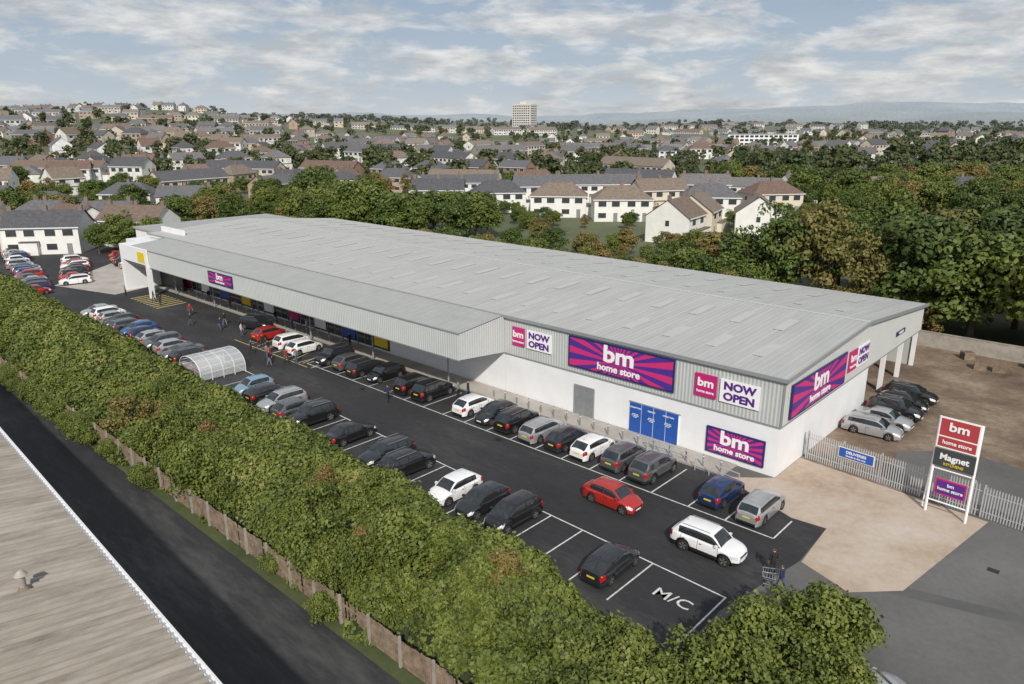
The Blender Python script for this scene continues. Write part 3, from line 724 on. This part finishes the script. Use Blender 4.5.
    b.box(h-.035,h+.008,-.42,.42,zt-.16,zt-.06,2); b.box(h-.0,h+.015,-.26,.26,.36,.47,7)
    b.box(-h-.012,-h+.01,-.26,.26,deck-.36,deck-.25,8)
    for s in (1,-1):
        y0=hw0*.93*s; y1=hw0*1.1*s; b.box(cowl-.32,cowl-.16,min(y0,y1),max(y0,y1),belt+.02,belt+.15,0)
        for q in (0,1):
            xx=seams[1]+.12 if q==0 else seams[2]+.12
            yy=hw0*1.0*s; b.box(xx,xx+.16,min(yy-.02*s,yy+.012*s),max(yy-.02*s,yy+.012*s),belt-.17,belt-.14,2)
        if rails: b.cyl((rf-.15,s*hw0*.68,H+.03),(rr_+.2,s*hw0*.68,H+.02),.02,.02,6,4)
    b.cyl((rr_+.25,0,H),(rr_+.05,0,H+.16),.012,.006,5,2)
    return b.mesh(name,[paints['grey'],carglass,M['black'],tyre,rim,lamp,tail,pw,py_],True,38)
CM={'h':car_mesh('hatchback_car'),
 's':car_mesh('small_car',L=3.75,W=1.66,H=1.5,cowl=1.08,rf=.5,rr_=-1.25,tb=-1.72,wb=2.4,wr=.3),
 'e':car_mesh('estate_car',L=4.6,W=1.8,H=1.47,cowl=1.2,rf=.45,rr_=-1.8,tb=-2.18,wb=2.7,rails=True),
 'u':car_mesh('suv_car',L=4.45,W=1.86,H=1.68,belt=1.08,hood=.95,cowl=1.15,rf=.5,rr_=-1.65,tb=-2.08,wb=2.65,wr=.36,clr=.26,clad=True,rails=True),
 'm':car_mesh('people_carrier',L=4.3,W=1.8,H=1.6,belt=1.0,hood=.84,cowl=1.35,rf=.55,rr_=-1.6,tb=-2.02,wb=2.65,wr=.32),
 'l':car_mesh('saloon_car',L=4.55,W=1.8,H=1.43,cowl=1.1,rf=.4,rr_=-1.0,tb=-1.65,wb=2.7,deck=.96)}
def car(x,y,hd_,k,col,nm=None):
    nm=nm or {'h':'parked_hatchback','s':'parked_small_car','e':'parked_estate_car','u':'parked_suv','m':'parked_people_carrier','l':'parked_saloon'}[k]
    o=put(nm,CM[k],None,(x,y,.018),math.radians(hd_+random.uniform(-2,2)))
    o.material_slots[0].link='OBJECT'; o.material_slots[0].material=paints[col]; return o
for x,k,c,hd_ in [(-2.1,'h','dark',90),(-10.0,'m','black',-90),(-12.7,'h','dark',-90),(-15.4,'h','white',-90),(-20.7,'u','black',90),(-23.5,'e','dark',-90),(-28.7,'l','black',90),
   (-34.1,'u','black',-90),(-36.7,'h','grey',90),(-39.4,'e','silver',-90),(-42.1,'h','dark',90),(-44.8,'s','lblue',-90),
   (-58.4,'u','dark',90),(-61.0,'l','grey',-90),(-63.7,'h','silver',90),(-66.3,'m','grey',-90),(-69.0,'h','silver',90),(-71.7,'h','blue',90),(-74.3,'h','mblue',-90),(-77.0,'e','grey',90),(-79.7,'h','dark',-90),(-82.3,'s','silver',90),(-85.0,'m','white',90),(-87.6,'l','silver',-90)]:
    car(x,yl(x)-2.45+random.uniform(-.2,.2),hd_,k,c)
for x,k,c,hd_ in [(-6.9,'u','grey',90),(-9.6,'m','grey',90),(-12.3,'h','white',90),(-14.95,'h','dark',90) ,(-17.5,'e','silver',90),(-20.2,'u','black',90),(-22.9,'h','dark',-90),(-25.7,'h','white',90),
   (-31.0,'u','black',90),(-33.7,'m','black',90),(-38.6,'h','black',-90),(-41.5,'e','dark',90),(-44.2,'h','grey',90),(-47,'u','dark',-90),(-1.4,'h','blue',90),(1.5,'e','silver',90)]:
    car(x+random.uniform(-.1,.1),-5.5+random.uniform(-.2,.15),hd_,k,c)
car(-52.5,-5.9,90,'h','white'); car(-55.5,-5.6,90,'m','white'); car(-60.5,-5.6,90,'h','red'); car(-65.5,-4.5,20,'u','dark')
car(-6.6,-11.2,0,'h','red','moving_hatchback'); car(1.1,-12.2,0,'u','white','moving_suv')
car(2.6,13.2,4,'e','silver'); car(2.7,15.9,0,'l','silver'); car(2.8,18.6,0,'u','dark'); car(2.7,21.2,2,'h','black'); car(2.6,24,0,'e','dark')
car(-3.4,22,90,'u','dark'); car(12.4,-18.6,60,'h','silver')
cl=['black','dark','grey','silver','blue','red','maroon','white','mblue']
for r_i,(x0,y0,n_,dx_,dy_) in enumerate([(-108,-17,9,-2.75,.6),(-112,-10.2,8,-2.75,.9),(-120,1.5,6,-2.75,.6),(-136,-22,5,-2.75,.5),(-134,-12,7,-2.75,.6)]):
    for i in range(n_):
        if random.random()<.9: car(x0+i*dx_,y0+i*dy_,80+random.choice([0,180]),random.choice('hseuml'),random.choice(cl))
for i in range(5): car(-112-i*5.2,-22.5+.2*i,178,random.choice('hseuml'),random.choice(cl))

# ---------------------------------------------------------------- trolleys and shelter
def trolley_mb(b,ox=0,oy=0):
    for s in (-.24,.24):
        for (p,q) in (((-.4,s,.55),(.45,s,.62)),((-.4,s,.98),(.5,s,.92)),((-.4,s,.55),(-.4,s,.98)),((.45,s,.62),(.5,s,.92)),((-.45,s,.12),(.4,s,.2)),((-.4,s,.55),(-.3,s,.12)),((-.4,s,.98),(-.58,s,1.02))):
            b.cyl((p[0]+ox,p[1]+oy,p[2]),(q[0]+ox,q[1]+oy,q[2]),.013,.013,4,0,False)
        for xx in (-.38,.36): b.cyl((xx+ox,s-.015+oy,.06),(xx+ox,s+.015+oy,.06),.06,.06,8,1)
        for k in range(6): xx=-.3+k*.13; b.cyl((xx+ox,s+oy,.57),(xx+ox,s+oy,.95),.006,.006,3,0,False)
    b.cyl((-.58+ox,-.26+oy,1.02),(-.58+ox,.26+oy,1.02),.02,.02,6,2)
    for k in range(6): xx=-.38+k*.16; b.cyl((xx+ox,-.24+oy,.57+k*.01),(xx+ox,.24+oy,.57+k*.01),.008,.008,3,0,False)
b=MB(); trolley_mb(b); tme=b.mesh('shopping_trolley',[M['galv'],M['black'],M['magenta']])
sh=empty('trolley_shelter',(-53.3,-16.3,0))
poly=mat('polycarbonate',(.75,.78,.8),.15,var=.05,alpha=.45)
b=MB(); n=14
for yy in (-2.4,-1.2,0,1.2,2.4):
    pts=[(-2.3*math.cos(math.pi*k/n),yy,.9+1.35*math.sin(math.pi*k/n)) for k in range(n+1)]
    for p,q in zip(pts,pts[1:]): b.cyl(p,q,.035,.035,6,0,False)
    b.cyl((-2.3,yy,0),(-2.3,yy,.9),.035,.035,6,0); b.cyl((2.3,yy,0),(2.3,yy,.9),.035,.035,6,0)
for k in range(0,n+1,2):
    x_,z_=-2.3*math.cos(math.pi*k/n),.9+1.35*math.sin(math.pi*k/n); b.cyl((x_,-2.4,z_),(x_,2.4,z_),.025,.025,5,0,False)
b.obj('hoops',[M['signwhite']],sh)
b=MB()
for k in range(n):
    a0,a1=math.pi*k/n,math.pi*(k+1)/n
    b.quad((-2.32*math.cos(a0),-2.4,.92+1.37*math.sin(a0)),(-2.32*math.cos(a1),-2.4,.92+1.37*math.sin(a1)),(-2.32*math.cos(a1),2.4,.92+1.37*math.sin(a1)),(-2.32*math.cos(a0),2.4,.92+1.37*math.sin(a0)),0)
b.quad((-2.33,-2.4,.2),(-2.33,2.4,.2),(-2.33,2.4,.92),(-2.33,-2.4,.92)); b.quad((2.33,-2.4,.2),(2.33,2.4,.2),(2.33,2.4,.92),(2.33,-2.4,.92))
b.obj('vault_panels',[poly],sh)
for c_ in (-1.3,-.4,.5,1.4):
    for k in range(7): put('trolley_in_row',tme,sh,(c_,-1.9+k*.42,0),math.pi/2)
put('shopping_trolley',tme,None,(5.35,-12.9,.02),math.radians(200))

# ---------------------------------------------------------------- people
skin=mat('skin',(.5,.3,.22),.6,var=.05)
def person_mesh(name,step=.25,arm=.15):
    me=bpy.data.meshes.new(name+'_sk')
    V=[(0,0,.95),(0,0,1.16),(0,0,1.36),(0,0,1.50),(.015,0,1.585),(.01,0,1.67)]
    R=[(.13,.15),(.11,.125),(.12,.155),(.05,.05),(.078,.07),(.085,.075)]
    E=[(0,1),(1,2),(2,3),(3,4),(4,5)]
    for s in (1,-1):
        i=len(V); f=s*step; a=-s*arm
        V+=[(0,s*.19,1.42),(a*.5,s*.24,1.15),(a+.1,s*.25,.93),(a+.15,s*.25,.83)]; R+=[(.06,.06),(.045,.045),(.033,.033),(.035,.025)]
        E+=[(2,i),(i,i+1),(i+1,i+2),(i+2,i+3)]
        i=len(V); V+=[(0,s*.09,.88),(f*.55+.03,s*.1,.50),(f,s*.1,.09),(f+.17,s*.11,.04)]; R+=[(.09,.09),(.062,.062),(.045,.045),(.04,.04)]
        E+=[(0,i),(i,i+1),(i+1,i+2),(i+2,i+3)]
    me.from_pydata(V,E,[]); o=bpy.data.objects.new('tmp',me); sc.collection.objects.link(o)
    o.modifiers.new('s','SKIN')
    d=me.skin_vertices[0].data
    for k,r_ in enumerate(R): d[k].radius=r_
    d[0].use_root=True
    ss=o.modifiers.new('ss','SUBSURF'); ss.levels=2; ss.render_levels=2
    dg=bpy.context.evaluated_depsgraph_get(); m2=bpy.data.meshes.new_from_object(o.evaluated_get(dg)); m2.name=name
    bpy.data.objects.remove(o)
    vs=[v.co.copy() for v in m2.vertices]; fs=[tuple(p.vertices) for p in m2.polygons]; b=MB(); b.v=[tuple(v) for v in vs]; b.f=fs
    for p in m2.polygons:
        c=p.center
        if c.z>1.5: m=0 if (c.z<1.66 and c.x>-.0) or c.z<1.56 else 1
        elif c.z<.09: m=4
        elif abs(c.y)>.17 and c.z<.93: m=0
        elif c.z>.92: m=2
        else: m=3
        b.m.append(m)
    b.cyl((.085,0,1.605),(.115,0,1.595),.012,.008,5,0)
    for s in (1,-1):
        b.cyl((.0,s*.075,1.61),(.0,s*.09,1.61),.022,.018,6,0); b.cyl((.083,s*.03,1.635),(.092,s*.03,1.635),.010,.007,5,4)
        a=-s*arm
        for k,(dx_,ln) in enumerate(((-.02,.07),(-.005,.08),(.01,.075),(.025,.06))):
            b.cyl((a+.15+dx_,s*.25,.82),(a+.16+dx_,s*.245,.82-ln*.6),.009,.008,5,0); b.cyl((a+.16+dx_,s*.245,.82-ln*.6),(a+.175+dx_,s*.235,.82-ln),.008,.007,5,0)
        b.cyl((a+.17,s*.25,.87),(a+.205,s*.235,.82),.010,.008,5,0)
    b.cyl((.083,0,1.567),(.09,0,1.567),.018,.014,6,4)
    bpy.data.meshes.remove(m2)
    return b
shoes=M['black']; hair=mat('hair',(.05,.03,.02),.7)
cloth={k:mat('cloth_'+k,c,.85) for k,c in {'navy':(.02,.03,.08),'black':(.02,.02,.02),'red':(.35,.03,.03),'denim':(.07,.1,.18),'grey':(.2,.2,.21),'white':(.6,.6,.6)}.items()}
pb=[person_mesh('person_a',.25,.18),person_mesh('person_b',.04,.05),person_mesh('person_c',-.22,-.15)]
def person(x,y,rz,i,top,leg,s=1.0,z=.02):
    me=pb[i].mesh('person',[skin,hair,cloth[top],cloth[leg],shoes],True,80); put('pedestrian',me,None,(x,y,z),math.radians(rz),s)
person(5.0,-11.9,140,1,'black','black',1.03); person(6.0,-13.1,170,0,'navy','denim')
for q in [(-33.1,-9.4,170,2,'navy','black'),(-52,-10.6,90,0,'red','denim'),(-51,-11.2,60,2,'black','grey'),(-53.2,-10.2,100,1,'grey','denim'),
          (-93.8,-4.9,10,0,'white','denim'),(-90,-7,80,2,'black','black'),(-56,-10.5,40,0,'navy','black'),(-73,-9.5,90,2,'black','denim'),(-54.6,-9.2,200,1,'black','denim'),(-57.2,-8.4,180,0,'black','black'),(-68,-8,0,2,'navy','denim'),(-28.4,-3.6,20,0,'black','denim'),(-29.0,-4.3,200,1,'grey','black'),
          (-50.2,-9.6,10,0,'red','black'),(-49.4,-8.9,190,2,'grey','denim'),(-63.5,-7.6,30,1,'white','denim'),(-70,-6.4,200,0,'black','grey'),(-78,-7.2,0,2,'red','denim'),(-86.5,-7.5,150,0,'navy','black'),(-97,-8.2,60,1,'grey','black')]: person(*q)
for q in [(-84,-1.6,0,0,'navy','denim'),(-78,-1.5,180,1,'red','black'),(-62,-1.6,0,2,'grey','denim'),(-59,-1.4,30,1,'white','black'),(-66,-1.5,180,0,'black','denim'),(-50,-1.5,0,2,'black','black')]: person(*q,1.0,.12)
for x,y,a in [(-58.3,-1.3,0),(-77.2,-1.3,180)]: put('shopping_trolley',tme,None,(x,y,.12),math.radians(a))

# ---------------------------------------------------------------- houses
def house_mesh(name,w,d,eave,ridge,hip,units,seed,hm=('hwall','hroof')):
    g=random.Random(seed); b=MB(); x0,x1=-w/2,w/2; y0,y1=-d/2,d/2
    b.box(x0,x1,y0,y1,-2,eave,0)
    o=.35
    if hip:
        hx=min(w*.3,d*.45)
        A=[(x0-o,y0-o,eave),(x1+o,y0-o,eave),(x1+o,y1+o,eave),(x0-o,y1+o,eave),(x0+hx,0,ridge),(x1-hx,0,ridge)]
        for f in ((0,1,5,4),(1,2,5),(2,3,4,5),(3,0,4)): b.poly([A[k] for k in f],1)
    else:
        A=[(x0-o,y0-o,eave-.1),(x1+o,y0-o,eave-.1),(x1+o,y1+o,eave-.1),(x0-o,y1+o,eave-.1),(x0-o,0,ridge),(x1+o,0,ridge)]
        b.poly([A[0],A[1],A[5],A[4]],1); b.poly([A[2],A[3],A[4],A[5]],1)
        b.poly([(x0,y0,eave),(x0,0,ridge-.12),(x0,y1,eave)][::-1],0); b.poly([(x1,y0,eave),(x1,0,ridge-.12),(x1,y1,eave)],0)
    b.box(x0-o,x1+o,y0-o-.08,y0-o,eave-.22,eave-.02,3)
    uw=w/units
    for u_ in range(units):
        ux=x0+u_*uw
        for fl_ in (0,1):
            z=.9+fl_*2.7
            if z+1.2>eave: continue
            for q in (.27,.73):
                cx=ux+uw*q; ww=min(.95,uw*.17)
                for (ya,yb,yc,yd) in ((y0-.04,y0-.001,y0-.06,y0-.041),(y1+.001,y1+.04,y1+.041,y1+.06)):
                    isdoor=(fl_==0 and q>.5 and ya<0)
                    if isdoor: b.box(cx-.5,cx+.5,ya,yb,0,2.1,4); continue
                    b.box(cx-ww-.08,cx+ww+.08,ya,yb,z-.08,z+1.28,3); b.box(cx-ww,cx+ww,yc,yd,z,z+1.2,2)
        if g.random()<.6: b.box(ux+uw*.5,ux+uw*.95,y0-1.1,y0-.07,-.5,2.5,0); b.box(ux+uw*.48,ux+uw*.97,y0-1.25,y0-.07,2.5,2.65,1)
    for u_ in range(0,units+1,2 if units>2 else 1):
        cx=x0+u_*uw; cx=max(x0+.5,min(x1-.5,cx))
        if hip and u_ in(0,units): continue
        b.box(cx-.4,cx+.4,-.3,.3,ridge-1.0,ridge+.8,5)
        for q in (-.2,.2): b.cyl((cx+q,0,ridge+.8),(cx+q,0,ridge+1.1),.11,.09,6,5)
    for s in (x0-.03,x1+.001):
        b.box(s,s+.03,-.4,.4,3.4,4.5,2)
    if g.random()<.6: b.box(x1+.035,x1+3.2,y0+1,y1-1,-2,2.6,0); b.box(x1+.035,x1+3.3,y0+.9,y1-.9,2.6,2.75,1)
    return b.mesh(name,[M[hm[0]],M[hm[1]],M['hglass'],M['pvc'],M['door'],M['brick']])
HA=[('semi_detached_house',14,8.5,5.3,8.3,False,2,1),('semi_detached_house',14,8.5,5.3,8.4,True,2,2),('terraced_houses',26,8,5.4,8.2,False,4,3),
    ('detached_house',10,9,5.2,8.6,False,1,4),('bungalow',12,9,2.9,5.9,True,1,5),('terraced_houses',36,8.5,5.4,8.4,False,6,6)]
HM=[house_mesh(*a) for a in HA]; HF=[house_mesh(*a,hm=('hwall_haze','hroof_haze')) for a in HA]
HN=[a[0] for a in HA]
dt=empty('distant_town'); dtr=empty('distant_trees')
placed=[]
def rend(o,m):
    o.material_slots[0].link='OBJECT'; o.material_slots[0].material=M[m]
for i,(d,l,k,a) in enumerate([(218,-4,1,.1),(208,13,1,-.1),(199,29,1,.0),(226,44,0,.3),(205,54,1,-.15),(170,56,3,1.3),(163,36,3,1.0),(174,43,3,1.1),(237,117,0,.2),(232,138,1,.1),(250,95,3,.4),(226,-22,0,0),(240,8,0,.2),(247,28,2,.1),(250,64,0,-.1),(215,74,1,.2)]):
    x,y=loc(d,l); o=put(HN[k],HM[k],None,(x,y,hT(x,y)),HEAD+a,1.08); placed.append((x,y)); rend(o,'hcream' if i%4==3 else 'hwhite')
rows=[(186,0),(214,1),(240,2),(268,3),(296,4),(325,5),(355,6),(388,7),(425,8),(465,9),(508,10),(555,11),(608,12),(665,13),(730,14),(800,15),(880,16),(970,17),(1070,18),(1180,19)]
for d,ri in rows:
    l=-.78*d; ang=random.uniform(-.28,.28)
    while l<.78*d:
        az=l/d; pr=.86 if d>300 else .72
        if az>.30 and d<400: pr=.10 if d>280 else .0
        if az>.5: pr*=.6
        if -.33<az<-.07 and d<232: pr=0
        if az<-.07 and d<200: pr=0 if az>-.5 else .4
        if d<262 and -34<l<84: pr=0
        cl_=noise.noise(Vector((l*.009,d*.009,5)))
        if cl_>.22 and d>260: pr*=.3
        if random.random()<.08: ang=random.uniform(-.9,.9)
        k=random.choices(range(6),[5,5,3,3,1,1])[0]
        wd=[14,14,26,10,12,36][k]; step=wd+random.uniform(1.2,5)*(1+d/700)
        if random.random()<pr:
            dd=d+18*math.sin(l*.012+ri*1.3)+random.uniform(-5,5)
            x,y=loc(dd,l+wd/2)
            rz=HEAD+ang+.6*math.sin(l*.007+ri*.9)+(math.pi if random.random()<.25 else 0)+(math.pi/2 if random.random()<.25 and k not in(2,5) else 0)
            if y>60 or x<-150:
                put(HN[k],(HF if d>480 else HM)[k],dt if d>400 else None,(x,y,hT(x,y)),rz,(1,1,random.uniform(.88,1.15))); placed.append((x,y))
        l+=step
for i,(x,y,k,a) in enumerate([(-150,-2,0,.9),(-163,-10,1,.75),(-156,12,3,.8),(-170,4,1,.75),(-146,14,0,.5),(-180,-8,0,.8)]): rend(put(HN[k],HM[k],None,(x,y,0),a),'hcream' if i%2 else 'hwhite')
b=MB(); b.box(-13,13,-9,9,-3,36,0); b.box(-4,4,-5,5,36,39,0)
for f_ in range(12):
    z=1.2+f_*2.85
    for i in range(8): b.box(-12+i*3.05,-10+i*3.05,-9.12,-9.002,z,z+1.4,1)
    for i in range(5): b.box(13.002,13.1,-8+i*3.3,-6+i*3.3,z,z+1.4,1)
x,y=loc(980,16); ob=b.obj('tower_block',[mat('tower_render',(.6,.58,.54),.8,var=.1,scale=.3),M['hglass']]); ob.location=(x,y,hT(x,y)-2); ob.rotation_euler=(0,0,HEAD-.5)
b=MB(); b.box(-30,30,-7,7,-3,9,0); b.box(-30.3,30.3,-7.3,7.3,9,9.5,2)
for f_ in range(3):
    for i in range(14): b.box(-28+i*4.1,-25+i*4.1,-7.1,-7.002,1+f_*2.9,2.6+f_*2.9,1)
x,y=loc(620,200); ob=b.obj('school_block',[M['white'],M['hglass'],M['trim']]); ob.location=(x,y,hT(x,y)); ob.rotation_euler=(0,0,HEAD+.15)
pl=np.array(placed)
for i in range(4600):
    d=180*math.exp(random.uniform(0,1)*math.log(1700/180)); l=random.uniform(-.8,.8)*d; az=l/d
    dens=.62+.9*noise.noise(Vector((l*.009,d*.009,5)))
    if az>.28 and d<520: dens=.75
    if -.33<az<-.07 and d<235: dens=1
    if random.random()>dens: continue
    x,y=loc(d,l)
    if y<58 and x>-150: continue
    if d<600 and np.min(np.hypot(pl[:,0]-x,pl[:,1]-y))<(9 if d<300 else 7): continue
    h=random.uniform(4.5,9.5) if not(az>.28 and d<430) else random.uniform(6,13)
    if d<262 and -34<l<84: h=min(h,4.4)
    if d<290: tree(x,y,h)
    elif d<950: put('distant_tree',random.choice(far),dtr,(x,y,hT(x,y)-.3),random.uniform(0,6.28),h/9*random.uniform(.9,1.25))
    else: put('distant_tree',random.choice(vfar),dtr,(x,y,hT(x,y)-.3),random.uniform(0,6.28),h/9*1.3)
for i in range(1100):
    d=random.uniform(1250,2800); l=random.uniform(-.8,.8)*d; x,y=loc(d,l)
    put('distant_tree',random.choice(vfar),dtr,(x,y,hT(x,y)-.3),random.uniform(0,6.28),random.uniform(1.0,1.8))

# ---------------------------------------------------------------- light, sky, camera
el=math.radians(36); S=Vector((.72,-.70,0)).normalized()*math.cos(el)+Vector((0,0,math.sin(el)))
L=bpy.data.lights.new('sun','SUN'); L.energy=3.8; L.angle=math.radians(1.5); L.color=(1,.94,.85)
lo=bpy.data.objects.new('sun',L); sc.collection.objects.link(lo); lo.rotation_mode='QUATERNION'; lo.rotation_quaternion=S.to_track_quat('Z','Y')
w=bpy.data.worlds.new('World'); sc.world=w; w.use_nodes=True; nt=w.node_tree; bg=nt.nodes['Background']; out=nt.nodes['World Output']
sky=nt.nodes.new('ShaderNodeTexSky'); sky.sky_type='NISHITA'; sky.sun_disc=False; sky.sun_elevation=el; sky.sun_rotation=math.atan2(S.x,S.y); sky.dust_density=1.5
nt.links.new(sky.outputs[0],bg.inputs[0]); bg.inputs[1].default_value=.08
tcn=nt.nodes.new('ShaderNodeTexCoord'); sp=nt.nodes.new('ShaderNodeSeparateXYZ'); nt.links.new(tcn.outputs['Generated'],sp.inputs[0])
mp=nt.nodes.new('ShaderNodeMapping'); mp.inputs['Scale'].default_value=(3.6,3.6,12); mp.inputs['Location'].default_value=(2.1,.9,.55); nt.links.new(tcn.outputs['Generated'],mp.inputs[0])
n=nt.nodes.new('ShaderNodeTexNoise'); n.inputs['Scale'].default_value=2.2; n.inputs['Detail'].default_value=14; n.inputs['Roughness'].default_value=.6; n.inputs['Distortion'].default_value=.3; nt.links.new(mp.outputs[0],n.inputs['Vector'])
cm=ramp(nt,[(.43,(.05,.05,.05)),(.51,(.7,.7,.7)),(.58,(1,1,1))]); nt.links.new(n.outputs['Fac'],cm.inputs[0])
gr_=ramp(nt,[(0,(.66,.71,.75)),(.04,(.50,.58,.67)),(.14,(.36,.46,.59)),(.6,(.28,.38,.54))]); nt.links.new(sp.outputs['Z'],gr_.inputs[0])
mp2=nt.nodes.new('ShaderNodeMapping'); mp2.inputs['Scale'].default_value=(7,7,30); mp2.inputs['Location'].default_value=(3,1,.4); nt.links.new(tcn.outputs['Generated'],mp2.inputs[0])
n2=nt.nodes.new('ShaderNodeTexNoise'); n2.inputs['Scale'].default_value=1.8; n2.inputs['Detail'].default_value=10; n2.inputs['Roughness'].default_value=.62; nt.links.new(mp2.outputs[0],n2.inputs['Vector'])
cc=ramp(nt,[(.38,(.50,.53,.57)),(.5,(.68,.69,.70)),(.62,(.88,.87,.86))]); nt.links.new(n2.outputs['Fac'],cc.inputs[0])
mxc=nt.nodes.new('ShaderNodeMix'); mxc.data_type='RGBA'; nt.links.new(cm.outputs[0],mxc.inputs[0]); nt.links.new(gr_.outputs[0],mxc.inputs[6]); nt.links.new(cc.outputs[0],mxc.inputs[7])
bg2=nt.nodes.new('ShaderNodeBackground'); nt.links.new(mxc.outputs[2],bg2.inputs[0]); bg2.inputs[1].default_value=.95
ms=nt.nodes.new('ShaderNodeMixShader'); ms.inputs[0].default_value=.88; nt.links.new(bg.outputs[0],ms.inputs[1]); nt.links.new(bg2.outputs[0],ms.inputs[2]); nt.links.new(ms.outputs[0],out.inputs[0])
c=bpy.data.cameras.new('camera'); co=bpy.data.objects.new('camera',c); sc.collection.objects.link(co)
c.sensor_width=36; c.lens=36*F/1024; c.clip_start=.5; c.clip_end=30000
co.location=CAM; co.rotation_euler=(math.pi/2-PITCH,0,HEAD); sc.camera=co
sc.view_settings.view_transform='Standard'; sc.view_settings.look='None'; sc.view_settings.exposure=0
